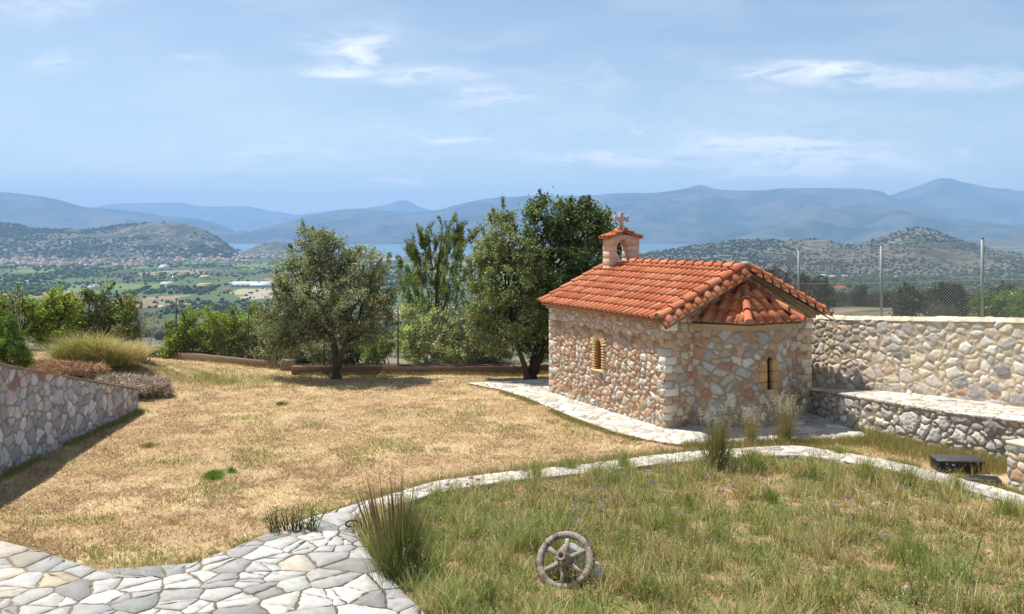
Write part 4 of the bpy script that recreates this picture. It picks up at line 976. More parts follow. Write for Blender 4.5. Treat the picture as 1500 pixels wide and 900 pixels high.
    for (a, b_) in zip(edges[:-1], edges[1:]):
        p = [(a[0], a[1]), (b_[0], b_[1]), (b_[2], b_[3]), (a[2], a[3])]
        g = .003
        fr = [CP(tu + x + (g if i in (0, 3) else -g), tv - td / 2, z_) for i, (x, z_) in enumerate(p)]; bk = [CP(tu + x + (g if i in (0, 3) else -g), tv + td / 2, z_) for i, (x, z_) in enumerate(p)]
        bt.hexa(fr + bk, pk * rt.uniform(.88, 1.08))
    tower = bt.build('bell_tower', M['block'], root)
    mb = MB()
    for sg in (-1, 1):
        p = math.atan2(.20, .60); fall = UU * sg * math.cos(p) - ZZ * math.sin(p); nrm = UU * sg * math.sin(p) + ZZ * math.cos(p)
        A, B = CP(tu + sg * .66, tv - .24, 4.60), CP(tu + sg * .66, tv + .24, 4.60); 
        field(mb, A, B, fall, nrm, .235, lambda s: .66 / math.cos(p) - .01, course=.37, rad=.058)
        q = [np.array(A), np.array(B), CP(tu, tv + .24, 4.82), CP(tu, tv - .24, 4.82)]; mb.hexa([v - nrm * .03 for v in q] + q, np.array(lin((170, 105, 78))))
    caps(mb, CP(tu, tv - .26, 4.83), CP(tu, tv + .26, 4.83), ZZ, .08, .27)
    mb.build('tower_roof', M['tile'], tower)
    cm = MB(); cc = np.array(lin((186, 168, 156))); cz = 4.90
    cm.box(CP(tu, tv, cz + .02), (.20, .16, .10), cc * .9, ax=[UU, VV, ZZ], bev=.02); cm.box(CP(tu, tv, cz + .27), (.12, .10, .42), cc, ax=[UU, VV, ZZ], bev=.012); cm.box(CP(tu, tv, cz + .29), (.50, .097, .13), cc * .97, ax=[UU, VV, ZZ], bev=.012)
    for sg in (-1, 1): cm.box(CP(tu + sg * .23, tv, cz + .29), (.05, .103, .19), cc, ax=[UU, VV, ZZ], bev=.012)
    cm.build('cross', M['block'], tower)
chapel()

# ---------------------------------------------------------------- fences
def fence(name, pts, zb, hgt, posts, label, cell=.078, wire=.0036, pr=.035, start=0.0, wc=(150, 156, 160), pc=(132, 146, 142)):
    """chain-link fence: crossing straight wires, tension wires and round posts with caps"""
    root = empty(name, (0, 0, 0), 0, label, 'fence'); L, xy = line_map(pts); S = L[-1]; zb = np.asarray(zb, float); zt = lambda s: np.interp(s, L, zb)
    def rods(s0_, h0, s1_, h1, w):
        a = np.c_[xy(s0_), zt(s0_) + h0]; b = np.c_[xy(s1_), zt(s1_) + h1]; d = b - a; d /= np.linalg.norm(d, axis=1)[:, None]
        hz = np.cross(d, np.array([0, 0, 1.0])); hz /= np.linalg.norm(hz, axis=1)[:, None] + 1e-9; vz = np.cross(hz, d); V = []
        for k in range(3):
            o = hz * math.cos(k * 2.094) * w + vz * math.sin(k * 2.094) * w; V += [a + o, b + o]
        V = np.stack(V, 1); n = len(a); base = (np.arange(n) * 6)[:, None, None]
        f = np.array([[0, 1, 3, 2], [2, 3, 5, 4], [4, 5, 1, 0]])[None] + base; return V.reshape(-1, 3), f.reshape(-1, 4)
    Vs, Fs, n0 = [], [], 0; mh = hgt - .06; seg = .9
    for dr in (1, -1):
        st = np.arange(-mh, S + mh, cell); a_s, a_h, b_s, b_h = [], [], [], []
        for s in st:    # cut the diagonal into pieces so that it follows bends
            x0, x1 = (s, s + mh) if dr > 0 else (s + mh, s)
            k = 3
            for q in range(k):
                u0, u1 = x0 + (x1 - x0) * q / k, x0 + (x1 - x0) * (q + 1) / k
                if min(u0, u1) < 0 or max(u0, u1) > S: continue
                if min(u0, u1) < start: continue
                a_s.append(u0); b_s.append(u1); a_h.append(.03 + mh * q / k); b_h.append(.03 + mh * (q + 1) / k)
        V, f = rods(np.array(a_s), np.array(a_h), np.array(b_s), np.array(b_h), wire); Vs.append(V); Fs.append(f + n0); n0 += len(V)
    mk('wire_mesh', np.concatenate(Vs), [np.concatenate(Fs)], M['metal'], root, np.array(lin(wc)))
    mb = MB(); ss = np.linspace(start, S, int(S / .5) + 2)
    for hh in (.05, mh * .5, mh): mb.tube(np.c_[xy(ss), zt(ss) + hh], .004, 5, lin(wc))
    mb.build('tension_wires', M['metal'], root)
    for s in posts:
        q = xy(np.array(s)); z = float(zt(np.array(s))); mb = MB(); mb.tube([(q[0], q[1], z - .1), (q[0], q[1], z + hgt)], pr, 12, lin(pc)); mb.tube([(q[0], q[1], z + hgt), (q[0], q[1], z + hgt + .02), (q[0], q[1], z + hgt + .03)], [pr * 1.15, pr * 1.15, pr * .5], 12, lin((110, 122, 120))).build('post', M['metal'], root, True)
    return root
FT = [(p[0] + .28, p[1] + .15) for p in T1]; Lf, fxy = line_map(FT)
def s_at_px(L, xy, px):
    s = np.linspace(0, L[-1], 4000); q = xy(s); return float(s[np.argmin(np.abs(750 + F * q[:, 0] / q[:, 1] - px))])
fence('wire_fence', FT, T1z - .02, 1.88, [s_at_px(Lf, fxy, p) for p in (1170, 1291, 1439)] + [Lf[-1] - 2.2, Lf[-1]], 'wire mesh fence with grey posts standing on top of the high stone wall', start=s_at_px(Lf, fxy, 1112))
K_ALL = [KERB[0], KERB[1], KERB[2], KERB2[0], KERB2[2], KERB2[3]]
Kp = [(p[0], p[1] + .22) for p in K_ALL]; Lk, kxy = line_map(Kp)
fence('garden_fence', Kp, [.27] * 6, 1.95, [s_at_px(Lk, kxy, p) for p in (-60, 80, 258, 364, 475, 583, 685, 790)], 'wire mesh fence with dark thin posts behind the olive trees', cell=.078, wire=.0019, pr=.028, wc=(84, 88, 84), pc=(78, 80, 74))
def kerb():
    for i, (pts, lab, h) in enumerate(((KERB, 'concrete kerb under the garden fence, left piece ending in a raised step', .22), (KERB2, 'long low concrete kerb running behind the two tree trunks', .27))):
        mb = MB(); p = [np.array(q) for q in pts]
        for a, b in zip(p[:-1], p[1:]):
            L = np.linalg.norm(b - a); d = (b - a) / L; n = np.array([-d[1], d[0]]); c = (a + b) / 2 + n * .14
            mb.box((c[0], c[1], h / 2 - .1), (L + .02, .28, h + .2), lin((124, 100, 82)), ax=[(*d, 0), (*n, 0), (0, 0, 1)], bev=.012)
        if i == 0: a = p[-1]; mb.box((a[0] - .1, a[1] + .1, .18), (.45, .34, .36), lin((150, 130, 110)), bev=.015)
        tag(mb.build('kerb', M['concrete']), lab, 'kerb')
kerb()
def hoses():
    mb = MB(); r = random.Random(6); pts = []
    for px in range(585, 745, 12): x, y = G(px, 549); pts.append((x, y + .13 + .04 * math.sin(px * .11), .30 + .015 * math.sin(px * .3)))
    x, y = G(752, 549); pts += [(x - .05, y - .05, .34), (x + .12, y - .16, .24), (x + .45, y - .30, .04), (x + .75, y - .42, .03)]
    mb.tube(catmull(pts, 4), .022, 8, lin((52, 44, 40))); tag(mb.build('hose', M['plastic'], None, True), 'dark irrigation hose lying along the long kerb and dropping to the tree trunk', 'hose')
    mb = MB(); pts = [(G(a, 549)[0], G(a, 549)[1] + .2 + .03 * math.sin(a * .07), .29) for a in range(440, 740, 14)]
    mb.tube(catmull(pts, 3), .014, 8, lin((40, 36, 34))); tag(mb.build('hose', M['plastic'], None, True), 'thin black hose stretched on the kerb behind the middle olive tree', 'hose')
    x, y = G(516, 779); mb = MB(); pts = [(x - .02, y + .05, .06), (x - .10, y, .10), (x - .07, y - .04, .17), (x + .05, y - .06, .20), (x + .22, y - .12, .13), (x + .42, y - .2, .05)]
    mb.tube(catmull(pts, 5), .014, 8, lin((60, 30, 30))); mb.tube([(x - .02, y - .05, .195), (x + .08, y - .07, .20)], .02, 8, lin((150, 50, 40)))
    tag(mb.build('hose', M['plastic'], None, True), 'short curled hose end with a red tip beside the paved terrace corner', 'hose')
hoses()

# ---------------------------------------------------------------- vegetation builders
def unit(n, r): v = r.normal(0, 1, (n, 3)); return v / np.linalg.norm(v, axis=1)[:, None]
def leaf_mesh(name, ctr, L, W, cols, parent, r, upb=.35, dirs=None, mat='leaf', fold=.25):
    """one kite-shaped leaf (two triangles folded along the rib) per centre"""
    n = len(ctr); d = unit(n, r) if dirs is None else dirs; nv = unit(n, r) + np.array([0, 0, upb]); sd = np.cross(d, nv); sd /= np.linalg.norm(sd, axis=1)[:, None] + 1e-9
    up = np.cross(sd, d); L = np.broadcast_to(L, n)[:, None] * r.uniform(.7, 1.3, (n, 1)); W = np.broadcast_to(W, n)[:, None] * r.uniform(.7, 1.3, (n, 1))
    a = ctr - d * L * .5; b = ctr + d * L * .5; m = ctr - d * L * .05
    V = np.stack([a, m + sd * W * .5 + up * W * fold, b, m - sd * W * .5 + up * W * fold], 1).reshape(-1, 3)
    k = (np.arange(n) * 4)[:, None]
    f = np.concatenate([k + np.array([[0, 1, 2]]), k + np.array([[0, 2, 3]])])
    return mk(name, V, [f], M[mat], parent, np.repeat(cols, 4, axis=0))
def crown_points(lobes, r, dens, leafn, cr, hollow=.55, sprig=.25):
    """lobes: (x,y,z,rx,ry,rz); returns leaf centres and a clump id"""
    P_, I_ = [], []; cid = 0
    for (x, y, z, rx, ry, rz) in lobes:
        n = max(6, int(dens * 1.25 * (rx * ry + ry * rz + rx * rz))); u = unit(n, r); rad = hollow + (1.06 - hollow) * r.random((n, 1)) ** .6
        rad *= 1 + .36 * (fbm(u[:, 0] * 2.2 + x * 3, u[:, 2] * 2.2 + u[:, 1] * 1.7 + z, 55, 3)[:, None] - .5) * 2
        c = np.array([x, y, z]) + u * rad * np.array([rx, ry, rz])
        for q in range(n):
            s = cr * r.uniform(.5, 1.3); k = int(leafn * 1.2 * r.uniform(.5, 1.4)); p = r.normal(0, .5, (k, 3)) * s * np.array([1, 1, .75])
            if r.random() < sprig and rad[q] > .85:    # a sprig pointing out of the crown
                t = r.random((k, 1)) ** .8; d = u[q] * .6 + np.array([0, 0, .75]) + r.normal(0, .2, 3); d /= np.linalg.norm(d)
                p = d * t * s * 1.5 + r.normal(0, .13, (k, 3)) * s
            P_.append(c[q] + p); I_.append(np.full(k, cid)); cid += 1
    return np.concatenate(P_), np.concatenate(I_), cid
def leaf_cols(base, ids, n, r, var=.28, tip=None, tipf=.12):
    b = np.array(base); cl = b * (1 + r.normal(0, var, (n, 1))).clip(.45, 1.8) * (1 + r.normal(0, .07, (n, 3)))
    c = cl[ids] * (1 + r.normal(0, .22, (len(ids), 1))).clip(.4, 2)
    if tip is not None: m = r.random(len(ids)) < tipf; c[m] = np.array(tip) * (1 + r.normal(0, .2, (m.sum(), 1))).clip(.5, 1.6)
    return c.clip(.005, .8)
def limb_path(a, b, r, sag=.12, n=7):
    a, b = np.array(a, float), np.array(b, float); t = np.linspace(0, 1, n)[:, None]; L = np.linalg.norm(b - a)
    p = a + (b - a) * t; p[:, 2] += np.sin(t[:, 0] * math.pi) * L * sag * r.uniform(-.3, 1); p[1:-1] += r.normal(0, .028 * L, (n - 2, 3)); return p
def tree(name, base, trunks, lobes, label, cat, seed, leafL, leafW, dens, leafn, cr, color, tip=None, tipf=.12, barkc=(88, 78, 68), trunk_r=.13, group=None, hollow=.55, sprig=.25, twigs=26, var=.28):
    r = np.random.default_rng(seed); root = empty(name, tuple(base), 0, label, cat, group); b = np.array(base, float)
    lob = [(l[0] - b[0], l[1] - b[1], l[2] - b[2], *l[3:]) for l in lobes]
    mb = MB(); bc = np.array(lin(barkc)); forks = []
    for k, tr in enumerate(trunks):
        p = np.array([[q[0] - b[0], q[1] - b[1], q[2] - b[2]] for q in tr]); p = catmull(p, 5); m = len(p); rad = trunk_r * (1 - .45 * np.linspace(0, 1, m)); rad[:3] *= [1.5, 1.25, 1.1]
        rad = rad * (1 + r.normal(0, .06, m)); mb.tube(p, rad, 10, bc * r.uniform(.85, 1.1)); forks.append(p[-1])
    tmesh = mb.build('trunk', M['bark'], root, True)
    mb = MB()
    for l in lob:
        f = min(forks, key=lambda q: np.linalg.norm(q - np.array(l[:3]))); e = np.array(l[:3]); p = limb_path(f, e, r); mb.tube(p, np.linspace(trunk_r * .5, .02, len(p)), 7, bc * .9)
        for q in range(int(twigs / len(lob)) + 2):
            s = p[r.integers(3, len(p))]; e2 = e + unit(1, r)[0] * np.array(l[3:6]) * r.uniform(.7, 1.0); mb.tube(limb_path(s, e2, r, .05, 5), np.linspace(.022, .006, 5), 5, bc * .8)
    mb.build('limb', M['bark'], root, True)
    pts, ids, n = crown_points(lob, r, dens, leafn, cr, hollow, sprig)
    leaf_mesh('crown', pts, leafL, leafW, leaf_cols(color, ids, n, r, var, tip, tipf), root, r)
    return root
def shrub(name, base, lobes, label, cat, seed, leafL, leafW, dens, leafn, cr, color, tip=None, tipf=.12, stems=14, group=None, hollow=.3, sprig=.35, stemc=(96, 84, 70), var=.28):
    r = np.random.default_rng(seed); b = np.array(base, float); root = empty(name, tuple(base), 0, label, cat, group)
    lob = [(l[0] - b[0], l[1] - b[1], l[2] - b[2], *l[3:]) for l in lobes]; mb = MB()
    for k in range(stems):
        l = lob[k % len(lob)]; e = np.array(l[:3]) + unit(1, r)[0] * np.array(l[3:6]) * r.uniform(.4, 1.02); s = np.array([l[0] * .6 + r.normal(0, .12), l[1] * .6 + r.normal(0, .1), -.05])
        mb.tube(limb_path(s, e, r, .05, 6), np.linspace(.022, .005, 6), 5, np.array(lin(stemc)) * r.uniform(.7, 1.1))
    mb.build('stems', M['bark'], root, True)
    pts, ids, n = crown_points(lob, r, dens, leafn, cr, hollow, sprig); pts[:, 2] = np.maximum(pts[:, 2], .02)
    leaf_mesh('foliage', pts, leafL, leafW, leaf_cols(color, ids, n, r, var, tip, tipf), root, r); return root
def lob(px, py, D, w, h, dy=None):
    """crown lobe centred where the photograph shows it: w,h are its size in photograph pixels"""
    p = P(px, py, D); rx = w / 2 / F * D; rz = h / 2 / F * D; return (p.x, p.y, p.z, rx, dy if dy else rx * .85, rz)
def gp(px, D): x = (px - 750) / F * D; return (x, D, float(H(np.array([x]), np.array([D]))[0]))

OLV = (0.21, 0.225, 0.13); OLT = (0.48, 0.50, 0.35)
# the two garden trees and the one between
b = gp(493, 30.2)
tree('olive_tree', b, [[b, P(492, 530, 30.1), P(490, 505, 30.1), P(486, 488, 30.1)], [P(494, 535, 30.2), P(500, 518, 30.0), P(508, 500, 30.0)]],
     [lob(458, 375, 30.3, 66, 74), lob(432, 405, 30.2, 60, 60), lob(492, 385, 30.4, 70, 66), lob(530, 400, 30.3, 72, 62), lob(556, 420, 30.4, 60, 66), lob(415, 445, 30, 64, 58),
      lob(465, 430, 29.6, 90, 80), lob(520, 445, 29.6, 90, 78), lob(560, 455, 30.2, 50, 50), lob(440, 478, 30, 70, 62), lob(400, 480, 30.2, 46, 60), lob(480, 480, 30.6, 90, 56), lob(540, 486, 30.5, 60, 40), lob(415, 512, 30.4, 56, 44), lob(452, 352, 30.3, 30, 26), lob(478, 350, 30.3, 22, 24)],
     'grey green olive tree with single dark trunk, standing alone at the lawn edge', 'olive tree', 201, .095, .036, 28, 66, .26, OLV, OLT, .16, trunk_r=.125)
b = gp(772, 30.0)
tree('olive_tree', b, [[b, P(768, 535, 30), P(760, 515, 30), P(752, 498, 30)]],
     [lob(735, 350, 30.2, 56, 58), lob(718, 375, 30.1, 58, 60), lob(755, 375, 30, 66, 66), lob(705, 405, 30.2, 50, 56), lob(740, 412, 29.7, 80, 70), lob(775, 400, 30, 50, 70), lob(715, 450, 30, 64, 64), lob(755, 455, 29.7, 70, 66), lob(722, 492, 30.2, 54, 52), lob(700, 475, 30.3, 34, 50), lob(740, 322, 30.2, 30, 30), lob(768, 480, 30, 46, 50)],
     'bright leaved olive tree left of the tall dark tree by the chapel', 'olive tree', 202, .10, .042, 28, 66, .26, (0.21, 0.24, 0.10), (0.50, 0.54, 0.30), .18, trunk_r=.10)
b = gp(780, 30.1)
tree('carob_tree', b, [[b, P(781, 530, 30.2), P(786, 508, 30.3), P(795, 485, 30.5)], [P(781, 545, 30.1), P(795, 515, 30.1), P(808, 492, 30.3)]],
     [lob(815, 320, 31, 76, 62), lob(800, 350, 31, 62, 60), lob(845, 345, 31, 80, 70), lob(868, 320, 31, 44, 50), lob(885, 345, 31, 36, 60), lob(820, 390, 30.6, 84, 80), lob(860, 385, 30.8, 60, 66), lob(800, 430, 30.3, 80, 70), lob(775, 400, 30.8, 50, 66), lob(790, 475, 30.2, 74, 60), lob(838, 440, 30.8, 60, 60), lob(765, 455, 30.5, 50, 60), lob(812, 505, 30.7, 56, 30), lob(855, 302, 31, 20, 22), lob(905, 352, 31, 24, 36), lob(772, 500, 30.3, 50, 34)],
     'tall dark green tree with a forked trunk standing directly behind the chapel corner', 'tree', 203, .12, .062, 28, 56, .28, (0.11, 0.155, 0.06), (0.34, 0.42, 0.17), .15, trunk_r=.13, barkc=(62, 54, 48), hollow=.45)
def juniper():
    r = np.random.default_rng(204); b = gp(640, 34); root = empty('juniper_tree', b, 0, 'open feathery juniper with upright yellow green plumes between the two olive trees', 'juniper'); bb = np.array(b)
    mb = MB(); mb.tube(catmull([b, P(640, 460, 34), P(641, 400, 34), P(648, 345, 34)], 5) - bb, np.linspace(.12, .02, 16), 8, lin((92, 78, 62))); mb.build('trunk', M['bark'], root, True)
    pl = [(630, 362, 12, 50, -.2), (648, 362, 14, 70, .05), (660, 352, 11, 60, .4), (670, 350, 9, 40, .5), (610, 385, 18, 60, -.5), (600, 410, 16, 60, -.7), (622, 400, 20, 70, -.2), (640, 405, 24, 90, 0), (660, 400, 20, 90, .3), (672, 380, 12, 70, .5), (612, 430, 24, 50, -.4), (655, 440, 30, 60, .2), (632, 440, 26, 60, 0), (604, 372, 8, 34, -.6), (618, 352, 8, 30, -.4), (690, 350, 8, 14, 1.2), (680, 420, 16, 50, .6), (596, 435, 14, 40, -.8)]
    P_, D_, I_ = [], [], []; lm = MB()
    for k, (px, py, w, h, ln) in enumerate(pl):
        c = np.array(P(px, py, 34 + r.uniform(-.5, .5))) - bb; hh = h / F * 34; ww = w / F * 34; d = np.array([ln * .45, r.uniform(-.3, .3), 1.0]); d /= np.linalg.norm(d)
        lm.tube([c - d * hh * .6 + np.array([-c[0] * .15, 0, -.1]), c - d * hh * .2, c + d * hh * .45], [.022, .014, .006], 5, lin((96, 80, 60)))
        for q in range(int(9 + h * .24)):
            t = r.uniform(-.5, .5); o = c + d * hh * t + unit(1, r)[0] * ww * .62 * (1.15 - abs(t)) * np.array([1, 1, .6]); n = 46; s = r.random((n, 1)); dd = d + r.normal(0, .35, 3) + np.array([0, 0, .25]); dd /= np.linalg.norm(dd)
            P_.append(o + dd * s * .34 + r.normal(0, .035, (n, 3))); D_.append(dd + r.normal(0, .45, (n, 3))); I_.append(np.full(n, k * 60 + q))
    lm.build('limb', M['bark'], root, True)
    p = np.concatenate(P_); d = np.concatenate(D_); d /= np.linalg.norm(d, axis=1)[:, None]; ids = np.concatenate(I_); leaf_mesh('crown', p, .09, .034, leaf_cols((0.19, 0.215, 0.055), ids, ids.max() + 1, r, .25), root, r, dirs=d)
juniper()
# hedge plants beyond the garden fence
GRN = (0.23, 0.29, 0.07); GRL = (0.44, 0.52, 0.14)
def hs(nm, pxb, D, lobes, label, cat, seed, color, tip, tipf=.15, L=.10, W=.05, dens=30, leafn=56, cr=.24, **kw):
    x = (pxb - 750) / F * D; z = float(H(np.array([x]), np.array([D]))[0]); return shrub(nm, (x, D, z), [lob(a, c, D + dd, w, h) for (a, c, w, h, dd) in lobes], label, cat, seed, L, W, dens, leafn, cr, color, tip, tipf, **kw)
hs('olive_bush', 640, 33.2, [(620, 480, 70, 60, 0), (655, 475, 76, 64, .3), (600, 500, 50, 60, 0), (640, 510, 90, 56, -.2), (675, 505, 46, 60, .2), (610, 460, 50, 40, .4), (660, 530, 60, 40, 0)], 'broad grey green bush behind the fence posts right of the middle olive', 'bush', 211, (.42, .46, .24), (0.6, .64, .38), .25)
hs('olive_bush', 718, 33.6, [(710, 500, 56, 70, 0), (730, 520, 50, 50, 0), (700, 528, 40, 36, 0)], 'dull grey green bush behind the fence under the bright leaved olive', 'bush', 212, (0.15, .165, .09), (.3, .32, .2), .1, W=.03)
hs('leafy_bush', 556, 32.9, [(556, 512, 38, 40, 0), (546, 522, 30, 26, 0), (562, 497, 20, 24, 0)], 'small bright lime green bush behind the fence, right of the middle olive trunk', 'bush', 213, (0.19, .26, .05), (.34, .42, .1), .2, L=.10, W=.055, dens=30)
hs('leafy_bush', 345, 35, [(330, 475, 50, 50, 0), (352, 480, 50, 60, 0), (325, 505, 50, 50, 0), (360, 510, 50, 46, 0), (372, 468, 30, 36, .3)], 'yellow green leafy bush between two left fence posts, right half of the pair', 'bush', 214, (0.27, 0.32, .07), GRL)
hs('leafy_bush', 275, 35.5, [(265, 480, 46, 44, 0), (290, 478, 50, 46, 0), (255, 505, 50, 40, 0), (290, 508, 56, 44, 0), (308, 492, 36, 60, 0)], 'bright green leafy bush at the first left fence post, left half of the pair', 'bush', 215, GRN, GRL, .2)
hs('leafy_bush', 405, 33.8, [(395, 490, 50, 60, 0), (420, 510, 50, 50, 0), (385, 515, 36, 40, 0), (455, 520, 46, 34, 0), (430, 530, 40, 24, 0)], 'dusty green bush behind the fence, left of the middle olive trunk', 'bush', 216, (.17, .19, .085), (.34, .36, .2), .12)
hs('leafy_bush', 510, 33.6, [(500, 520, 60, 44, 0), (525, 512, 40, 44, 0), (480, 528, 40, 30, 0)], 'dark bush filling the fence behind the middle olive trunk', 'bush', 217, (.11, .13, .055), (.26, .3, .13), .1)
hs('leafy_bush', 20, 31, [(10, 450, 60, 50, 0), (-20, 460, 60, 80, 0), (35, 465, 46, 50, 0), (5, 480, 80, 50, 0), (-50, 440, 60, 60, 0)], 'green bush cut by the left picture edge, above the conifer', 'bush', 218, (.19, .24, .06), (.36, .44, .13))
hs('leafy_bush', 85, 32, [(70, 455, 56, 44, 0), (105, 450, 50, 46, 0), (85, 485, 80, 44, 0), (60, 480, 46, 40, 0), (125, 478, 40, 46, 0), (88, 440, 34, 26, .2)], 'yellow green rounded bush behind the golden broom', 'bush', 219, (.25, .31, .055), (.46, .54, .14), .22)
hs('twiggy_bush', 160, 32, [(150, 455, 44, 40, 0), (178, 460, 40, 44, 0), (165, 485, 60, 36, 0), (140, 480, 40, 36, 0), (150, 432, 14, 30, 0), (128, 428, 10, 26, 0)], 'dark open twiggy bush behind the golden broom', 'bush', 220, (.13, .165, .055), (.28, .35, .1), .12, stems=26)
def pomegranate():
    t = hs('flowering_bush', 188, 31, [(180, 455, 34, 44, 0), (200, 462, 30, 40, 0), (190, 480, 44, 30, 0), (185, 440, 16, 26, 0)], 'thin bush with scattered red blossoms rising behind the golden broom', 'flowering bush', 221, (.17, .21, .065), (.3, .36, .13), .15, dens=15, stems=20)
    r = np.random.default_rng(5); n = 20; p = np.array([np.array(P(r.uniform(170, 212), r.uniform(436, 482), 30.8 + r.uniform(-.3, .2))) for _ in range(n)]) - np.array(t.location)
    p = np.repeat(p, 5, axis=0) + r.normal(0, .025, (n * 5, 3)); leaf_mesh('blossoms', p, .05, .04, np.tile([.42, .09, .07], (n * 5, 1)) * r.uniform(.6, 1.2, (n * 5, 1)), t, r)
pomegranate()
hs('conifer_bush', 8, 21.5, [(-10, 500, 80, 60, 0), (20, 505, 50, 56, 0), (35, 522, 36, 34, 0), (5, 530, 70, 36, 0), (-20, 470, 60, 60, 0), (10, 480, 36, 40, 0), (-40, 510, 60, 90, 0)], 'dark green fine needled conifer bush leaning over the retaining wall at the left edge', 'conifer bush', 222, (.12, .20, .045), (.24, .36, .075), .18, L=.065, W=.012, dens=60, leafn=110, cr=.16, sprig=.6)
def dead_branches():
    for i, (px, py, lab) in enumerate(((212, 470, 'bare pale branches sticking up right of the red blossomed bush'), (27, 452, 'bare grey twig poking out of the bushes at far left'), (140, 440, 'tall thin seed stalks standing above the dark twiggy bush'))):
        r = np.random.default_rng(60 + i); b0 = np.array(gp(px, 30.5)); mb = MB()
        for k in range((8, 4, 9)[i]):
            e = np.array(P(px + r.uniform(-20, 26), py - r.uniform(10, 34), 30.5 + r.uniform(-.3, .3))) - b0; p = limb_path(r.normal(0, .05, 3), e, r, .1, 7); mb.tube(p, np.linspace(.016, .004, 7), 5, lin([(176, 170, 160), (180, 176, 170), (96, 84, 66)][i]))
            for q in range(3): s = p[r.integers(3, 6)]; mb.tube([s, s + unit(1, r)[0] * .14 + [0, 0, .12], s + unit(1, r)[0] * .1 + [0, 0, .3]], [.006, .005, .003], 4, lin([(176, 170, 160), (180, 176, 170), (96, 84, 66)][i]))
        o = mb.build('bare_branches', M['bark']); o.location = b0; tag(o, lab, 'branches')
dead_branches()

def blades(name, base, hgt, wid, lean, cols, parent, r, seg=2, droop=.5, mat='grass', az=None, face=True):
    """grass blades: lean = horizontal reach as a share of the height; droop bends the tip over"""
    n = len(base); az = r.uniform(0, 2 * math.pi, n) if az is None else az; hgt = np.broadcast_to(hgt, n); wid = np.broadcast_to(wid, n); lean = np.broadcast_to(lean, n)
    d = np.stack([np.cos(az), np.sin(az), az * 0], 1); fa = r.normal(0, .6, n) if face else r.uniform(0, math.pi, n); sd = np.stack([np.cos(fa), np.sin(fa), fa * 0], 1); out = []
    for k in range(seg + 1):
        t = k / seg; p = base + d * (lean * hgt * (t ** (1 + droop)))[:, None]; p = p + np.array([0, 0, 1.0]) * (hgt * (t - droop * .35 * t * t * np.minimum(lean, 1.5)))[:, None]; w = (wid * (1 - t * .8) * .5)[:, None]
        if k < seg: out += [p - sd * w, p + sd * w]
        else: out += [p]
    m = len(out); V = np.stack(out, 1).reshape(-1, 3); b = (np.arange(n) * m)[:, None]; F_ = []
    for k in range(seg - 1): F_.append(b + np.array([[2 * k, 2 * k + 1, 2 * k + 3, 2 * k + 2]]))
    F_.append(b + np.array([[m - 3, m - 2, m - 1]]))
    return mk(name, V, F_, M[mat], parent, np.repeat(cols, m, axis=0))
def mixcols(n, r, items, var=.2):
    c = np.array([i[0] for i in items]); w = np.array([i[1] for i in items], float); q = c[r.choice(len(c), n, p=w / w.sum())]; return q * (1 + r.normal(0, var, (n, 1))).clip(.4, 1.8)
STRAW = (0.42, 0.32, 0.165); HAY = (0.50, 0.40, 0.235); BRN = (0.22, 0.145, 0.08); GN1 = (0.19, 0.27, 0.06); GN2 = (0.33, 0.38, 0.115); DKG = (0.06, 0.085, 0.025)
KP, PT, PV = np.asarray(KPOLY), np.asarray(PATH), np.asarray(PAVE)
def free(x, y, grow=0): return ~(inpoly(x, y, KP) | inpoly(x, y, PT) | inpoly(x, y, PV))
def in_chapel(x, y):
    dx, dy = x - N0[0], y - N0[1]; u = dx * UU[0] + dy * UU[1]; v = dx * VV[0] + dy * VV[1]; return (u > -.05) & (u < CW + .05) & (v > -.1) & (v < CL)
def scatter(n, x0, x1, y0, y1, r, pw=1.0):
    """denser near the camera"""
    y = y0 + (y1 - y0) * r.random(n) ** pw; x = r.uniform(x0, x1, n); return x, y
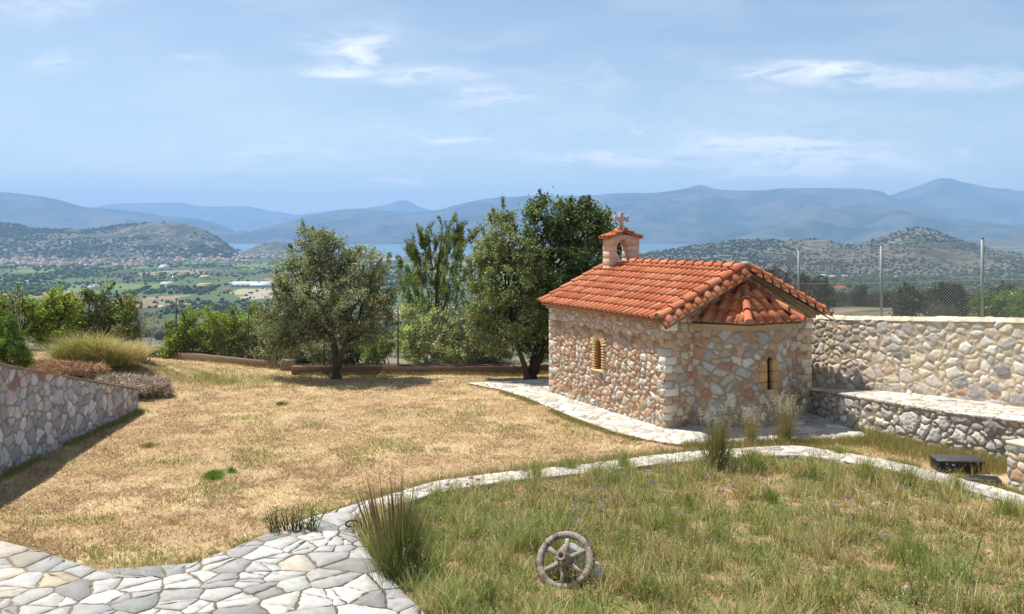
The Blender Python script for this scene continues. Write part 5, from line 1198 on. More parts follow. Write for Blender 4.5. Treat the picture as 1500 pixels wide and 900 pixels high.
def lawn():
    r = np.random.default_rng(301); n = 560000
    y = 11.0 + 24.5 * r.random(n) ** 1.25; x = y * r.uniform(-.60, .40, n)
    rightside = poly_signed_right(x, y, W1) > -.05
    keep = free(x, y) & ~inpoly(x, y, BED) & (y < fence_line_y(x) - .05) & ~rightside & ~in_chapel(x, y) & ~((np.abs(x - LWX + .17) < .22) & (y < 24.7))
    dn = fbm(x * .55, y * .55, 41, 4); keep &= r.random(n) < .28 + 1.2 * sstep(.36, .62, fbm(x * 1.9, y * 1.9, 43, 4)); x, y, dn = x[keep], y[keep], dn[keep]; n = len(x)
    z = H(x, y); g = sstep(.50, .66, fbm(x * .7, y * 1.1, 47, 4)) * .6
    gx, gy = (x - (-13.3 + 1.2)) , y
    # greener strip before the left kerb and near the path and kerb edges
    strip = np.exp(-(((x + 9.3) / 2.2) ** 2 + ((y - 29.6 + .25 * (x + 9)) / 1.2) ** 2)); g = np.maximum(g, strip * .95)
    near = sstep(.7, 1.0, fbm(x * 2.2, y * 2.2, 48, 2)); g = np.clip(g * .8 + .12 * near + .06 + .25 * (x > 8) + .2 * sstep(16, 12.5, y), 0, 1); g = np.maximum(g, strip)
    isg = r.random(n) < g
    c = mixcols(n, r, [((.57, .42, .24), 4), ((.66, .53, .33), 3), ((.80, .66, .46), 1.5), ((.30, .195, .105), 1.8), ((.50, .37, .19), 2.5), ((.52, .33, .20), 1.4)], .3); brown = r.random(n) < sstep(.47, .62, fbm(x * .9 + 5, y * 1.3, 49, 4)) * .85; cb_ = mixcols(n, r, [((.38, .25, .15), 4), ((.46, .31, .20), 3), ((.25, .16, .10), 2)], .3); c = np.where(brown[:, None], cb_, c); cg = mixcols(n, r, [(GN1, 2), (GN2, 3), ((.36, .34, .13), 4)], .25); c = np.where(isg[:, None], cg, c)
    h = np.where(isg, r.uniform(.025, .085, n), r.uniform(.015, .06, n)) * (1 + 1.6 * strip) ; ln = np.where(isg, r.uniform(.2, 1.2, n), r.uniform(.6, 3.2, n))
    tag(blades('lawn_grass', np.stack([x, y, z], 1), h * 1.15, r.uniform(.008, .020, n), ln, c, None, r, 1, .3), 'short dry straw coloured grass of the open lawn', 'grass', None, 'stuff')
lawn()
def edge_weeds():
    """longer dry and green grass at the foot of walls, along kerb and paths"""
    r = np.random.default_rng(302); X, Y, Hh, Cg = [], [], [], []
    def along(line, n, off, spread, h, g, cov=.5):
        L, xy = line_map(line); s = r.uniform(0, L[-1], n); s = s[fbm(s * 1.3, s * 0 + g * 7, 88, 3) > cov]; q = xy(s); d = xy(s + .05) - xy(s - .05); d /= np.linalg.norm(d, axis=1)[:, None] + 1e-9
        o = off + np.abs(r.normal(0, spread, len(s))) * np.sign(off); X.append(q[:, 0] - d[:, 1] * o); Y.append(q[:, 1] + d[:, 0] * o); Hh.append(h * r.uniform(.3, 1.2, len(s))); Cg.append(np.full(len(s), g))
    along([(LWX, 12), (LWX, 24.7)], 9000, -.03, .10, .13, .6, .40)
    along(k_out, 14000, .02, .16, .16, .4, .42); along([G(192, 855), G(341, 808), G(469, 758), G(546, 735)], 2600, .02, .06, .10, .5, .5); along([G(0, 797), G(120, 833), G(192, 855)], 1500, .02, .05, .09, .6, .5)
    along(PATH[:6], 7000, .02 * -1, .10, .10, .45, .42); along(PATH[6:11], 7000, -.03, .15, .2, .35, .35)
    along([(8.2, 22.3), (8.75, 20.9), (9.5, 19.5), (10.2, 18.5)], 9000, .04 * -1, .45, .30, .4, .2)
    along(KERB2, 7000, -.03, .10, .14, .4, .42); along(KERB, 3000, -.03, .12, .14, .4, .42)
    x, y, h, g = (np.concatenate(a) for a in (X, Y, Hh, Cg)); keep = free(x, y) & ~in_chapel(x, y) & ~(poly_signed_right(x, y, W1) > -.02) | ((x < -9.9) & (x > -10)); x, y, h, g = x[keep], y[keep], h[keep], g[keep]; n = len(x)
    isg = r.random(n) < g; c = np.where(isg[:, None], mixcols(n, r, [(GN1, 2), (GN2, 3)]), mixcols(n, r, [(STRAW, 3), (HAY, 1), ((.30, .2, .09), 2)]))
    tag(blades('border_grass', np.stack([x, y, H(x, y)], 1), h, r.uniform(.006, .012, n), r.uniform(.1, .8, n), c, None, r, 2, .4), 'longer half dry grass fringing the walls, kerbs and paths', 'grass', None, 'stuff')
edge_weeds()
def bed():
    r = np.random.default_rng(303); n = 460000
    y = 9.6 + 11.4 * r.random(n) ** 1.1; x = y * r.uniform(-.22, .62, n); keep = inpoly(x, y, BED) & free(x, y); x, y = x[keep], y[keep]
    cl = fbm(x * 1.6, y * 1.6, 61, 4); cl2 = fbm(x * 4.5, y * 4.5, 62, 3); keep = r.random(len(x)) < .05 + 1.2 * sstep(.43, .63, .5 * cl + .5 * cl2 - .05 * sstep(3, 7, x) * sstep(16, 12, y)); keep &= (np.hypot(x - G(820, 862)[0], (y - G(820, 862)[1] + .25)) > .38) | (r.random(len(x)) < .4); x, y, cl, cl2 = x[keep], y[keep], cl[keep], cl2[keep]; n = len(x)
    left = sstep(3.6, .5, x); g = np.clip(.44 + .32 * left + 1.5 * (fbm(x * .8, y * .8, 63, 3) - .5), .08, .95); isg = r.random(n) < g
    c = np.where(isg[:, None], mixcols(n, r, [(GN1, 3), (GN2, 5), (DKG, .5), ((.44, .46, .20), 4)], .3), mixcols(n, r, [((.56, .44, .24), 4), ((.70, .58, .36), 3), ((.58, .49, .25), 5), (BRN, 1.5), ((.42, .27, .16), 1.5)], .3))
    h = (.035 + .11 * r.random(n) ** 1.8) * (.6 + 1.0 * sstep(.4, .7, cl2)) ; h *= (1 + .5 * left) * (.75 + 1.6 * sstep(.56, .70, fbm(x * 2.6 + 4, y * 2.6, 67, 3)))
    tag(blades('weed_cover', np.stack([x, y, H(x, y)], 1), h, r.uniform(.006, .015, n), r.uniform(.15, 1.3, n), c, None, r, 2, .5), 'dense low weeds and half dry grass covering the planting bed', 'weeds', None, 'stuff')
    n = 150000; y = 9.6 + 11.4 * r.random(n) ** 1.05; x = y * r.uniform(-.22, .62, n); f1 = fbm(x * 1.9 + 8, y * 1.9, 91, 3) * .6 + fbm(x * 6, y * 6, 92, 2) * .4; k = inpoly(x, y, BED) & (r.random(n) < sstep(.56, .68, f1)) & (np.hypot(x - G(820, 862)[0], (y - G(820, 862)[1] + .3) * .8) > .55); x, y, f1 = x[k], y[k], f1[k]; n = len(x)
    hh = r.uniform(.08, .27, n) * (.6 + 1.4 * sstep(.55, .68, f1)); c = np.where((fbm(x * 1.2, y * 1.2, 93, 2) > .5)[:, None], mixcols(n, r, [(GN1, 3), (GN2, 4), ((.40, .46, .16), 2), (STRAW, 1)], .3), mixcols(n, r, [((.62, .54, .28), 3), (GN2, 2), ((.74, .64, .40), 2), ((.42, .30, .17), 1)], .3))
    tag(blades('tall_weeds', np.stack([x, y, H(x, y)], 1), hh, r.uniform(.006, .014, n), r.uniform(.1, .7, n), c, None, r, 3, .5), 'uneven clumps of taller green and straw coloured weeds in the bed', 'weeds', None, 'stuff')
    # broad little leaves close to the ground
    n = 90000; y = 9.6 + 11.4 * r.random(n) ** 1.1; x = y * r.uniform(-.22, .62, n); k = inpoly(x, y, BED) & (r.random(n) < .1 + sstep(.45, .7, fbm(x * 3, y * 3, 64, 3))); x, y = x[k], y[k]; n = len(x)
    p = np.stack([x, y, H(x, y) + r.uniform(.01, .11, n)], 1); o = leaf_mesh('broad_leaf_weeds', p, .045, .022, mixcols(n, r, [(GN1, 3), (GN2, 2), (STRAW, 1.5), (DKG, 1)]), None, r, 1.2, mat='grass'); tag(o, 'small broad leaved weeds mixed into the grass of the bed', 'weeds', None, 'stuff')
    # tall thin stalks with seed heads
    n = 9000; y = 10 + 11 * r.random(n); x = y * r.uniform(-.2, .62, n); k = inpoly(x, y, BED) & (r.random(n) < sstep(.42, .66, fbm(x * 1.1, y * 1.1, 65, 3)) + .9 * np.exp(-((x - 1) / 2.0) ** 2) * (y > 14)); x, y = x[k], y[k]; n = len(x)
    h = r.uniform(.25, .62, n); az = r.uniform(0, 6.28, n); ln = r.uniform(.05, .35, n); b0 = np.stack([x, y, H(x, y)], 1); c = mixcols(n, r, [((.20, .22, .08), 3), (STRAW, 3), (GN1, 2)])
    st = blades('seed_stalks', b0, h, .007, ln, c, None, r, 3, .3, az=az); tag(st, 'thin tall stalks with pale seed heads rising over the weeds', 'stalks', None, 'stuff')
    tip = b0 + np.stack([np.cos(az) * ln * h, np.sin(az) * ln * h, h * (1 - .105 * ln)], 1); q = 7; tp = np.repeat(tip, q, axis=0) + r.normal(0, .012, (n * q, 3)) * [1, 1, 2.6]
    tag(leaf_mesh('seed_heads', tp, .03, .009, mixcols(n * q, r, [((.45, .40, .26), 3), ((.34, .26, .15), 2), ((.55, .52, .42), 1)]), None, r, mat='grass'), 'pale seed heads of the tall grass stalks', 'seed heads', None, 'stuff')
    # pebbles and dry litter
    n = 2600; y = 10 + 11 * r.random(n); x = y * r.uniform(-.2, .62, n); k = inpoly(x, y, BED) & (fbm(x * 2, y * 2, 66, 3) > .47); x, y = x[k], y[k]; n = len(x)
    o = blobs('litter', x, y, H(x, y), r.uniform(.008, .03, n), mixcols(n, r, [((.40, .34, .26), 3), ((.5, .46, .38), 1), (BRN, 2)]), .5); o.data.materials[0] = M['mortar']; tag(o, 'small stones and dry crumbs on the bare soil of the bed', 'litter')
bed()
def tuft(name, pos, n, h, rad, spread, items, label, cat, seed, wid=.006, spikes=0, spikec=(.27, .17, .10), sph=1.3, heads=0, headc=(.5, .46, .34), droop=.5, dead=.0):
    r = np.random.default_rng(seed); z = float(H(np.array([pos[0]]), np.array([pos[1]]))[0]); root = empty(name, (*pos, z), 0, label, cat)
    a = r.uniform(0, 6.28, n); lump = .55 + .9 * vn(a * 1.3 + seed, a * 0 + seed, seed); q = np.abs(r.normal(0, .5, n)).clip(0, 1.5) * lump; b0 = np.stack([np.cos(a) * rad * q, np.sin(a) * rad * q, a * 0], 1)
    blades('blades', b0, h * r.uniform(.35, 1.1, n) * (.7 + .6 * vn(a * 1.9, a * 0, seed + 5)), wid, spread * (.25 + np.minimum(q, 1)) * r.uniform(.5, 1.3, n), mixcols(n, r, items, .22), root, r, 3, droop, az=a + r.normal(0, .5, n))
    if spikes:
        mb = MB()
        for k in range(spikes):
            a_ = r.uniform(0, 6.28); l = spread * r.uniform(.1, .6); hh = h * sph * r.uniform(.75, 1.1); s = np.array([math.cos(a_) * rad * .6 - rad * .5, math.sin(a_) * rad * .6, 0]); d = np.array([math.cos(a_) * l - .10, math.sin(a_) * l, 1])
            mb.tube([s, s + d * hh * .55, s + d * hh * .7, s + d * hh], [.003, .004, .0085, .002], 5, np.array(spikec) * r.uniform(.7, 1.3))
        mb.build('flower_spike', M['bark'], root)
    if heads:
        a_ = r.uniform(0, 6.28, heads); l = spread * r.uniform(.2, 1.1, heads); hh = h * r.uniform(.75, 1.2, heads); t = np.stack([np.cos(a_) * l * hh, np.sin(a_) * l * hh, hh], 1); b1 = t * np.array([.15, .15, 0])
        blades('stalks', b1, hh, .006, l, mixcols(heads, r, [((.3, .3, .13), 1), (STRAW, 1)]), root, r, 3, .3, az=a_)
        q = 16; tp = np.repeat(t, q, axis=0) * [1, 1, .97] + r.normal(0, .014, (heads * q, 3)) * [1, 1, 3.2]; leaf_mesh('seed_heads', tp, .035, .010, np.array(headc) * r.uniform(.7, 1.2, (heads * q, 1)), root, r, mat='grass')
    return root
OLB = [((.13, .17, .05), 3), ((.18, .21, .07), 3), ((.08, .11, .035), 1.5), (STRAW, .7)]
tuft('fountain_grass', G(588, 845), 3400, .98, .22, .46, OLB, 'tall upright clump of fountain grass with dark brown flower spikes beside the terrace edge', 'ornamental grass', 401,   .0055, 48, sph=1.35, droop=.35)
tuft('fountain_grass', G(1050, 686), 1000, 1.15, .17, .38, [((.20, .20, .07), 3), ((.14, .16, .05), 3), (STRAW, 1.5)], 'slim golden green grass clump growing on the curved kerb in front of the apse', 'ornamental grass', 402, .007, 0, heads=60, droop=.3)
tuft('wild_oats', G(1150, 648), 420, .95, .30, .4, [((.22, .24, .10), 3), (STRAW, 2)], 'pale wispy oats leaning on the apse below its slit window', 'wild grass', 403, .007, 0, heads=110)
tuft('wild_oats', G(1100, 650), 260, .75, .25, .45, [((.22, .24, .10), 2), (STRAW, 2)], 'thin dry oats at the foot of the apse, left of the slit window', 'wild grass', 404, .007, 0, heads=70)
for i, (px, py, n, h, rd, lab) in enumerate(((1105, 690, 420, .55, .18, 'bright weed clump just inside the kerb, right of the slim golden grass'), (1270, 705, 420, .52, .2, 'fresh green weed clump against the kerb below the low wall'), (1330, 712, 380, .45, .22, 'green weed clump in front of the black box, on the kerb'), (950, 880, 420, .34, .14, 'dark green spiky tuft at the bottom edge right of the cart wheel'),
        (1130, 735, 300, .30, .12, 'small leafy tuft in the middle of the bed'), (915, 800, 320, .42, .16, 'grey green tuft right of the stone by the cart wheel'), (715, 760, 300, .26, .18, 'low green tuft left of and behind the cart wheel'), (715, 890, 420, .40, .16, 'fresh green tuft at the bottom edge left of the cart wheel'), (835, 690, 260, .45, .2, 'grassy clump with flowers just inside the kerb, above the cart wheel'),
        (785, 703, 260, .55, .16, 'tall thin weed clump inside the kerb, up and left of the cart wheel'), (915, 688, 260, .5, .2, 'weed clump inside the kerb between the flowers and the slim golden grass'), (1190, 700, 240, .4, .2, 'thin yellowish weed clump inside the top of the kerb curve'), (560, 800, 300, .35, .14, 'leafy green weeds at the left foot of the fountain grass'),
        (1230, 668, 300, .35, .25, 'reddish brown grass between the kerb and the chapel path'), (1400, 720, 260, .35, .2, 'weed clump on the kerb just right of the black box'), (640, 745, 260, .4, .2, 'green weed clump right of the fountain grass against the kerb'), (1010, 745, 240, .33, .2, 'leafy weeds below the slim golden grass clump'))):
    tuft('weed_clump', G(px, py), n, h, rd, .6, [(GN1, 3), (GN2, 3), (STRAW, .6)], lab, 'weed clump', 420 + i, .009, droop=.6)
tuft('grass_tuft', G(312, 700), 1100, .15, .22, .9, [((.14, .26, .035), 3), ((.2, .33, .06), 2)], 'vivid green tuft alone in the dry lawn', 'grass tuft', 440, .010, droop=.7)
tuft('grass_tuft', G(340, 692), 260, .11, .10, .9, [((.14, .26, .035), 3), ((.2, .3, .06), 2)], 'tiny green sprig right beside the vivid tuft on the dry lawn', 'grass tuft', 441, .010, droop=.7)
tuft('grass_tuft', G(218, 655), 420, .12, .20, .9, [((.2, .24, .08), 3), (STRAW, 2)], 'faded green tuft on the lawn right of the retaining wall', 'grass tuft', 442, .010, droop=.7)
tuft('grass_tuft', G(412, 592), 300, .13, .20, .9, [((.12, .19, .06), 3), (GN2, 2)], 'grey green tuft on the far lawn left of the middle olive trunk', 'grass tuft', 443, .012, droop=.7)
def lavender():
    b = G(430, 781); z = 0.0; r = np.random.default_rng(450); root = empty('dry_shrub', (*b, z), 0, 'small half dead shrub with brown upright stems at the edge of the flagstones', 'shrub'); mb = MB(); P_ = []
    for k in range(60):
        s = np.array([r.uniform(-.34, .36), r.uniform(-.1, .12), -.02]); e = s + np.array([s[0] * .35 + r.normal(0, .07), r.normal(0, .08), r.uniform(.18, .42)]); mb.tube(limb_path(s, e, r, .05, 5), np.linspace(.010, .004, 5), 5, np.array(lin((98, 78, 62))) * r.uniform(.5, 1.3))
        if k % 2 == 0 or s[0] < -.12: P_.append(e + r.normal(0, .035, (26, 3)) * [1, 1, 1.6] - [0, 0, .06])
    mb.build('stems', M['bark'], root); p = np.concatenate(P_); leaf_mesh('foliage', p, .035, .014, mixcols(len(p), r, [((.16, .25, .04), 3), ((.3, .25, .17), 2), (GN1, 2)]), root, r)
lavender()
def flowers():
    r = np.random.default_rng(460); spots = [(686, 709), (690, 700), (770, 692), (810, 720), (833, 713), (843, 735), (880, 748), (882, 733), (848, 762), (875, 712), (945, 690), (975, 684), (1074, 712), (1117, 713), (1320, 712), (1297, 784), (955, 705), (915, 700), (1060, 720), (905, 728), (700, 702), (655, 712), (1000, 750), (1240, 730)]
    for i, (px, py) in enumerate(spots):
        h = r.uniform(.28, .42); D = (CAMZ - h) * F / (py - 340); x = (px - 750) / F * D; z = float(H(np.array([x]), np.array([D]))[0])
        pale = i in (4, 8, 13, 15, 22); root = empty('wildflower', (x, D, z), 0, 'pale lilac wildflower on a thin stem among the weeds' if pale else 'purple wildflower on a thin stem among the weeds', 'wildflower', 'purple and lilac wildflowers in the bed')
        MB().tube([(0, 0, 0), (.01, 0, h * .5), (0, 0, h)], [.003, .003, .002], 4, (.12, .15, .05)).build('stem', M['grass'], root)
        n = 26; u = unit(n, r); u[:, 2] = np.abs(u[:, 2]) * .8; p = u * .032 + [0, 0, h]; leaf_mesh('bloom', p, .046, .022, np.array((.55, .42, .62) if pale else (.50, .17, .58)) * r.uniform(.75, 1.2, (n, 1)), root, r, dirs=u)
    for i, (px, py) in enumerate([(797, 801), (645, 866), (590, 715), (1028, 706), (560, 850), (715, 775), (925, 850), (1090, 840)]):
        h = .22; D = (CAMZ - h) * F / (py - 340); x = (px - 750) / F * D; z = float(H(np.array([x]), np.array([D]))[0]); root = empty('wildflower', (x, D, z), 0, 'small yellow wildflower low in the weeds', 'wildflower', 'yellow wildflowers in the bed')
        MB().tube([(0, 0, 0), (0, 0, h)], [.003, .002], 4, (.12, .15, .05)).build('stem', M['grass'], root); n = 14; u = unit(n, r); u[:, 2] = np.abs(u[:, 2]) * .4; leaf_mesh('bloom', u * .014 + [0, 0, h], .026, .014, np.array((.75, .48, .03)) * r.uniform(.8, 1.1, (n, 1)), root, r, dirs=u)
flowers()
def sedge_stalks():
    for i, (pb, pt, lab) in enumerate((((1410, 905), (1440, 782), 'long dark leaning reed at the lower right, rightmost of the bare reeds'), ((1345, 905), (1318, 805), 'long dark reed leaning left at the lower right, middle of the bare reeds'), ((1180, 905), (1152, 845), 'short dark reed at the bottom edge, leftmost of the bare reeds'))):
        x0, y0 = G(*pb); top = P(pt[0], pt[1], y0 + .1); z0 = float(H(np.array([x0]), np.array([y0]))[0]); mb = MB(); mb.tube(catmull([(0, 0, 0), ((top.x - x0) * .45, .05, (top.z - z0) * .55), (top.x - x0, .1, top.z - z0)], 4), .0045, 5, (.06, .065, .03))
        o = mb.build('reed', M['bark']); o.location = (x0, y0, z0); tag(o, lab, 'reed')
sedge_stalks()
# golden broom mound and the heaps of cut grass on the left bank
def strands(name, ctr, n, R, items, label, cat, seed, L=.8, wid=.007, up=.6, lobes=None, core=None, green=None):
    r = np.random.default_rng(seed); root = empty(name, tuple(ctr), 0, label, cat); a = r.uniform(0, 6.28, n); L = L * (.6 + .9 * vn(a * 2.2, a * 0, seed + 3)); q = r.random(n) ** .5
    b0 = np.stack([np.cos(a) * R[0] * q, np.sin(a) * R[1] * q, a * 0], 1); hz = R[2] * np.sqrt(np.clip(1 - q ** 2, 0, 1)) * (.35 + 1.15 * fbm(b0[:, 0] * 1.5, b0[:, 1] * 1.5, seed, 4)); b0[:, 2] = hz * r.uniform(.0, 1.0, n) ** .7 * up
    c = mixcols(n, r, items, .2); 
    if green is not None: gm = fbm(b0[:, 0] * 1.1, b0[:, 2] * 1.5 + 3, seed + 1, 3) > .53; c[gm] = mixcols(gm.sum(), r, green, .2)
    blades('stems', b0, L * r.uniform(.35, 1.1, n), wid, r.uniform(.2, 1.8, n), c, root, r, 3, .9, az=a + r.normal(0, 1.5, n)); return root
c = gp(148, 29); strands('golden_broom', (c[0], c[1], c[2] - .05), 12000, (1.35, 1.0, .45), [((.60, .49, .23), 4), ((.46, .42, .17), 3), ((.74, .64, .38), 3)], 'golden rounded mound of dry broom stems behind the straw heaps', 'broom', 501, .8, .014, 1.0, green=[((.24, .27, .08), 3), ((.15, .18, .05), 1), ((.46, .42, .16), 3)])
def heap(name, px, py, R, items, label, seed, n=14000):
    r = np.random.default_rng(seed); D = 26.5; p = P(px, py, D); z = float(H(np.array([p.x]), np.array([D]))[0]); root = empty(name, (p.x, D, z), 0, label, 'straw heap')
    a = np.linspace(0, 2 * math.pi, 25)[:-1]; V = [(0, 0, R[2])]; f = []; n = int(n * .8)
    for k, q in enumerate((.35, .65, .9, 1.05)): V += [(math.cos(t) * R[0] * q, math.sin(t) * R[1] * q, R[2] * (1 - q * q) - .02 + float(r.normal(0, .02))) for t in a]
    for i in range(24): f.append([0, 1 + i, 1 + (i + 1) % 24])
    for k in range(3):
        for i in range(24): f.append([1 + k * 24 + i, 1 + (k + 1) * 24 + i, 1 + (k + 1) * 24 + (i + 1) % 24, 1 + k * 24 + (i + 1) % 24])
    mk('core', (np.array(V) * [.85, .85, .75]), f, M['mortar'], root, np.array(items[0][0]) * .6)
    a = r.uniform(0, 6.28, n); q = r.random(n) ** .5; lump = .55 + .95 * fbm(np.cos(a) * q * 3 + 9, np.sin(a) * q * 3, seed, 3); q = q * (1 + .35 * (vn(a * 1.6, a * 0, seed + 2) - .3)) * 1.1; p = np.stack([np.cos(a) * R[0] * q, np.sin(a) * R[1] * q, R[2] * np.maximum(1 - q ** 2, 0) * lump + np.abs(r.normal(0, .05, n))], 1)
    d = unit(n, r) * [1, 1, .6]; d /= np.linalg.norm(d, axis=1)[:, None]; leaf_mesh('straw', p, .36, .022, mixcols(n, r, items, .25), root, r, dirs=d, mat='mortar')
heap('straw_heap', 165, 538, (1.25, .9, .17), [((.58, .48, .36), 4), ((.44, .34, .24), 3), ((.76, .68, .55), 2), ((.2, .14, .09), 1.2)], 'heap of grey brown cut straw in front of the golden broom', 511)
heap('straw_heap', 205, 552, (.7, .5, .09), [((.50, .38, .25), 4), ((.38, .28, .17), 3), ((.62, .5, .34), 1.5)], 'low brown straw heap nearest the lawn, at the right foot of the grey one', 512, 6000)
heap('straw_heap', 75, 522, (1.2, .8, .13), [((.52, .33, .2), 4), ((.44, .26, .15), 3), ((.6, .45, .3), 1)], 'reddish heap of dead needles between the conifer bush and the golden broom', 513)

# ---------------------------------------------------------------- cart wheel, stones, tubs
def cart_wheel():
    n = Vector((-.30, -.76, .58)).normalized(); R = .41
    root = bpy.data.objects.new('cart_wheel', None); COL.objects.link(root); root.empty_display_size = .2
    tag(root, 'small weathered wooden cart wheel with a rusty rim leaning back in the weeds', 'cart wheel')
    q = n.to_track_quat('Z', 'Y'); x, y = G(820, 862); root.rotation_mode = 'QUATERNION'; root.rotation_quaternion = q
    up = (Vector((0, 0, 1)) - n * n.z).normalized(); root.location = Vector((x, y, -.02)) + up * (R - .02)
    # work in the wheel's own axes: local Z = axle; local direction of "up"
    ul = q.inverted() @ up; ua = math.atan2(ul.y, ul.x)
    wc = np.array(lin((160, 148, 134)))
    def ring(r0, r1, z0, z1, c, name, mat, segs=72, jit=.004, felloes=0):
        a = np.arange(segs) / segs * 2 * math.pi; r_ = np.random.default_rng(9); cs, sn = np.cos(a), np.sin(a); j = r_.normal(0, jit, (4, segs)); ro = [r1, r1, r0, r0]; zz = [z0, z1, z1, z0]
        V = np.concatenate([np.c_[cs * (ro[k] + j[k]), sn * (ro[k] + j[k]), np.full(segs, zz[k]) + j[(k + 1) % 4] * .5] for k in range(4)]); i = np.arange(segs); jn = (i + 1) % segs
        col = np.tile(c * 1.0, (4, 1)).reshape(4, 1, 3) * (1 + .10 * (np.interp(np.arange(segs) % 12, [0, 1, 11], [0, 1, 1]) - .75))[None, :, None] * r_.uniform(.8, 1.12, (1, segs, 1)) * np.where(vn(np.arange(segs) / 2.6, np.arange(segs) * 0, 5) > .66, .55, 1.0)[None, :, None]
        return mk(name, V, [np.stack([k * segs + i, k * segs + jn, ((k + 1) % 4) * segs + jn, ((k + 1) % 4) * segs + i], 1) for k in range(4)], M[mat], root, col.reshape(-1, 3))
    ring(R - .098, R - .012, -.034, .032, wc, 'rim', 'wood', 96, .0025); ring(R - .012, R, -.040, .030, np.array(lin((104, 62, 44))), 'iron_tyre', 'wood')
    for k in range(6):
        a = ua + math.radians(3) + k * math.pi / 3; d = np.array([math.cos(a), math.sin(a), 0]); s = np.array([-d[1], d[0], 0]); zv = np.array([0, 0, 1]); l = R - .07
        mb = MB(); p = []
        for (t, w, h) in ((.05, .036, .028), (l, .027, .020)):
            p += [d * t - s * w - zv * h, d * t + s * w - zv * h, d * t + s * w + zv * h, d * t - s * w + zv * h]
        V = np.array(p); mb.add(V, [np.array([[0, 1, 5, 4], [1, 2, 6, 5], [2, 3, 7, 6], [3, 0, 4, 7]]), [3, 2, 1, 0], [4, 5, 6, 7]], wc * (1.12, .95, 1.0, .9, 1.05, .92)[k]); mb.build('spoke', M['wood'], root)
    mb = MB(); a = np.arange(24) / 24 * 2 * math.pi; prof = [(-.11, .060), (-.09, .085), (-.02, .10), (.05, .098), (.14, .078), (.215, .070), (.22, .064), (.22, .034), (.14, .030)]
    V = np.concatenate([np.c_[np.cos(a) * rr, np.sin(a) * rr, np.full(24, z)] for z, rr in prof]); i = np.arange(24); j = (i + 1) % 24
    mb.add(V, [np.stack([k * 24 + i, k * 24 + j, (k + 1) * 24 + j, (k + 1) * 24 + i], 1) for k in range(len(prof) - 1)] + [list(range(23, -1, -1)), [8 * 24 + k for k in range(24)]], wc * .82); hub = mb.build('hub', M['wood'], root)
    for z, rr in ((.195, .073), (-.06, .093)):
        m = MB(); V = np.concatenate([np.c_[np.cos(a) * q_, np.sin(a) * q_, np.full(24, z + dz)] for q_, dz in ((rr, -.012), (rr + .006, -.012), (rr + .006, .012), (rr - .004, .012))]); m.add(V, [np.stack([k * 24 + i, k * 24 + j, (k + 1) * 24 + j, (k + 1) * 24 + i], 1) for k in range(3)], lin((110, 78, 60))); m.build('iron_band', M['wood'], hub)
cart_wheel()
def boulder(px, py, size, colr, label, seed, name='rock', rot=.3, sink=.25, cat='rock', D=None):
    r = np.random.default_rng(seed); import bmesh as bm_; b = bm_.new(); bm_.ops.create_icosphere(b, subdivisions=4, radius=1.0); V = np.array([v.co[:] for v in b.verts]); F_ = np.array([[v.index for v in f.verts] for f in b.faces]); b.free()
    pl = unit(14, r); dd = r.uniform(.62, .95, 14)
    for nrm, d in zip(pl, dd): s = V @ nrm; V = V - np.outer(np.maximum(s - d, 0), nrm)
    V = V * (1 + .05 * (fbm(V[:, 0] * 4 + V[:, 2] * 2, V[:, 1] * 4 + V[:, 2], seed, 4)[:, None] - .5)); V = V * np.array(size) / 2; c_, s_ = math.cos(rot), math.sin(rot); V = np.stack([V[:, 0] * c_ - V[:, 1] * s_, V[:, 0] * s_ + V[:, 1] * c_, V[:, 2]], 1)
    x, y = G(px, py); c = np.array(lin(colr)) * (.75 + .5 * fbm(V[:, 0] * 14, V[:, 1] * 14 + V[:, 2] * 9, seed + 1, 4)[:, None]); o = mk(name, V, [F_], M['block'], None, c); o.location = (x, y, size[2] * (.5 - sink)); tag(o, label, cat); return o
boulder(872, 850, (.34, .30, .34), (176, 184, 184), 'blue grey angular rock just right of the cart wheel', 601)
boulder(838, 836, (.50, .30, .62), (168, 170, 168), 'grey rock behind the cart wheel, seen between its spokes', 602, rot=.1)
boulder(1330, 812, (.12, .1, .08), (214, 204, 188), 'small white stone in the bed by the tall reeds', 603); boulder(1328, 868, (.16, .12, .12), (190, 180, 165), 'pale pitted stone at the lower right of the bed', 604)
boulder(780, 775, (.09, .08, .08), (220, 214, 202), 'fist sized white stone behind the cart wheel', 605)
boulder(1285, 745, (.35, .25, .14), (176, 164, 140), 'flat half buried stone below the right part of the kerb', 606)
def boxes():
    """low black plastic meter boxes: body, rimmed lid, front recess painted as a near-black sheet"""
    for (px, py, w, d, h, rz, lab) in ((1411, 694, .90, .55, .25, -.10, 'low black plastic box with a grey rimmed lid at the foot of the low wall'), (1447, 711, .62, .40, .09, -.30, 'flat dark lid lying in the weeds in front of the black box')):
        x, y = G(px, py); root = empty('plastic_box', (x, y + d / 2, 0), rz, lab, 'box')
        MB().box((0, 0, h * .42), (w * .96, d * .94, h * .84 + .04), lin((30, 32, 34)), bev=.035).build('body', M['plastic'], root)
        MB().box((0, 0, h * .92), (w, d, h * .16), lin((72, 72, 70)), bev=.012).build('lid', M['plastic'], root)
        MB().box((0, -d * .475, h * .42), (w * .84, .012, h * .5), lin((12, 12, 14)), bev=.003).build('front_dark_sheet', M['plastic'], root)  # blacker sheet on the face, painting the shade of a front recess
boxes()

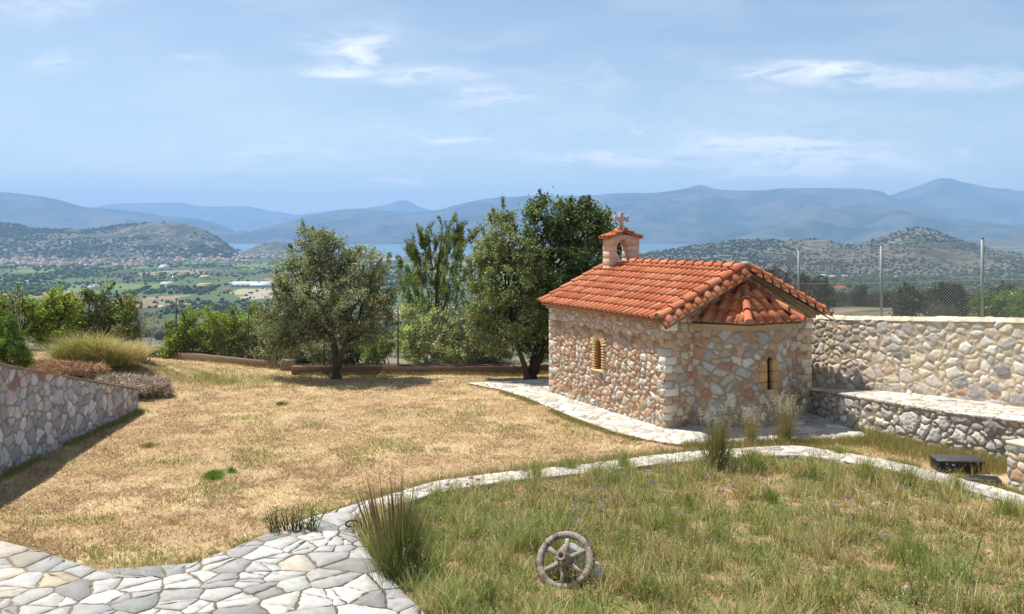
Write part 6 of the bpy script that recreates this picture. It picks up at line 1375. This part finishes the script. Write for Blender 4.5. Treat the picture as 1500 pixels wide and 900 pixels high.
# ---------------------------------------------------------------- trees of the slope beyond the high wall
def slope_trees():
    protos = []
    kinds = [((.07, .085, .042), 1.0, .85), ((.085, .105, .045), 1.0, .7), ((.05, .065, .034), .8, 1.1), ((.095, .10, .06), 1.2, .65), ((.045, .06, .03), .55, 1.6)]
    for i, (c, w, h) in enumerate(kinds):
        r = np.random.default_rng(700 + i); lobes = [(r.uniform(-1, 1) * w * 1.3, r.uniform(-1, 1) * w * 1.3, 2.4 + r.uniform(-.6, 1.1) * h * 1.4, w * r.uniform(.9, 1.6), w * r.uniform(.9, 1.6), h * r.uniform(.9, 1.4)) for _ in range(7)]
        t = empty('grove_tree', (0, 400, -40), 0, ('rounded grey green olive in the scrub belt beyond the high wall', 'flat topped brighter green tree in the scrub belt beyond the high wall', 'dark upright oak in the scrub belt beyond the high wall', 'wide low yellowish olive in the scrub belt beyond the high wall', 'narrow dark cypress like tree in the scrub belt beyond the high wall')[i], 'tree', 'trees of the slope beyond the high wall')
        mb = MB(); mb.tube([(0, 0, -.5), (.1, 0, 1.0), (0, .1, 2.4)], [.28, .2, .12], 7, lin((80, 70, 58))); mb.build('trunk', M['bark'], t)
        pts, ids, n = crown_points(lobes, r, 6, 16, .9, .5, .1); leaf_mesh('crown', pts, .5, .32, leaf_cols(c, ids, n, r, .3), t, r); protos.append(t)
    r = np.random.default_rng(720); n = 0; used = 0; spots = []
    while len(spots) < 230:
        y = 130 * math.exp(r.uniform(0, 1.75)); x = y * r.uniform(.17, .60)
        if fbm(np.array([x / 45]), np.array([y / 45]), 78)[0] < .40 + .10 * (y < 240): continue
        if y < 235 and r.random() < .75: continue
        spots.append((x, y))
    for k, (x, y) in enumerate(spots):
        z = float(H(np.array([x]), np.array([y]))[0]); p = protos[k % 5]; s = r.uniform(.7, 1.5)
        if k < 5: p.location = (x, y, z); p.scale = (s,) * 3
        else: copy_thing(p, (x, y, z), r.uniform(0, 6.28), s)
slope_trees()
hs('leafy_tree', 1470, 60, [(1455, 452, 60, 46, 0), (1475, 440, 44, 40, 0), (1440, 465, 40, 40, 0), (1480, 470, 60, 40, 0)], 'bright green tree top behind the high wall, just right of the tallest post', 'tree', 730, (.12, .19, .035), (.22, .30, .07), .2, L=.22, W=.12, dens=6, leafn=46, cr=.5)
hs('leafy_tree', 1512, 55, [(1510, 448, 50, 56, 0), (1530, 440, 60, 70, 0), (1500, 470, 40, 40, 0)], 'yellow green tree top cut by the right picture edge above the high wall', 'tree', 731, (.15, .22, .04), (.26, .34, .08), .2, L=.22, W=.12, dens=6, leafn=46, cr=.5)
def far_sheds(): pass

# ---------------------------------------------------------------- air
def haze():
    m = bpy.data.materials.new('haze'); m.use_nodes = True; T = NT(m.node_tree); T.n.clear(); o = T.new('ShaderNodeOutputMaterial'); v = T.new('ShaderNodeVolumePrincipled')
    v.inputs['Color'].default_value = (0.40, 0.64, 0.98, 1); v.inputs['Density'].default_value = HAZE_DENSITY; v.inputs['Anisotropy'].default_value = 0.0
    T.link(v.outputs[0], o.inputs['Volume'])
    x0, x1, y0, y1, z0, z1 = -17500, 17500, -300, 24500, -900, 960
    ob = MB().box(((x0 + x1) / 2, (y0 + y1) / 2, (z0 + z1) / 2), (x1 - x0, y1 - y0, z1 - z0)).build('haze', m); tag(ob, kind='stuff', label='thin blue summer haze over the whole valley', cat='haze')
haze()
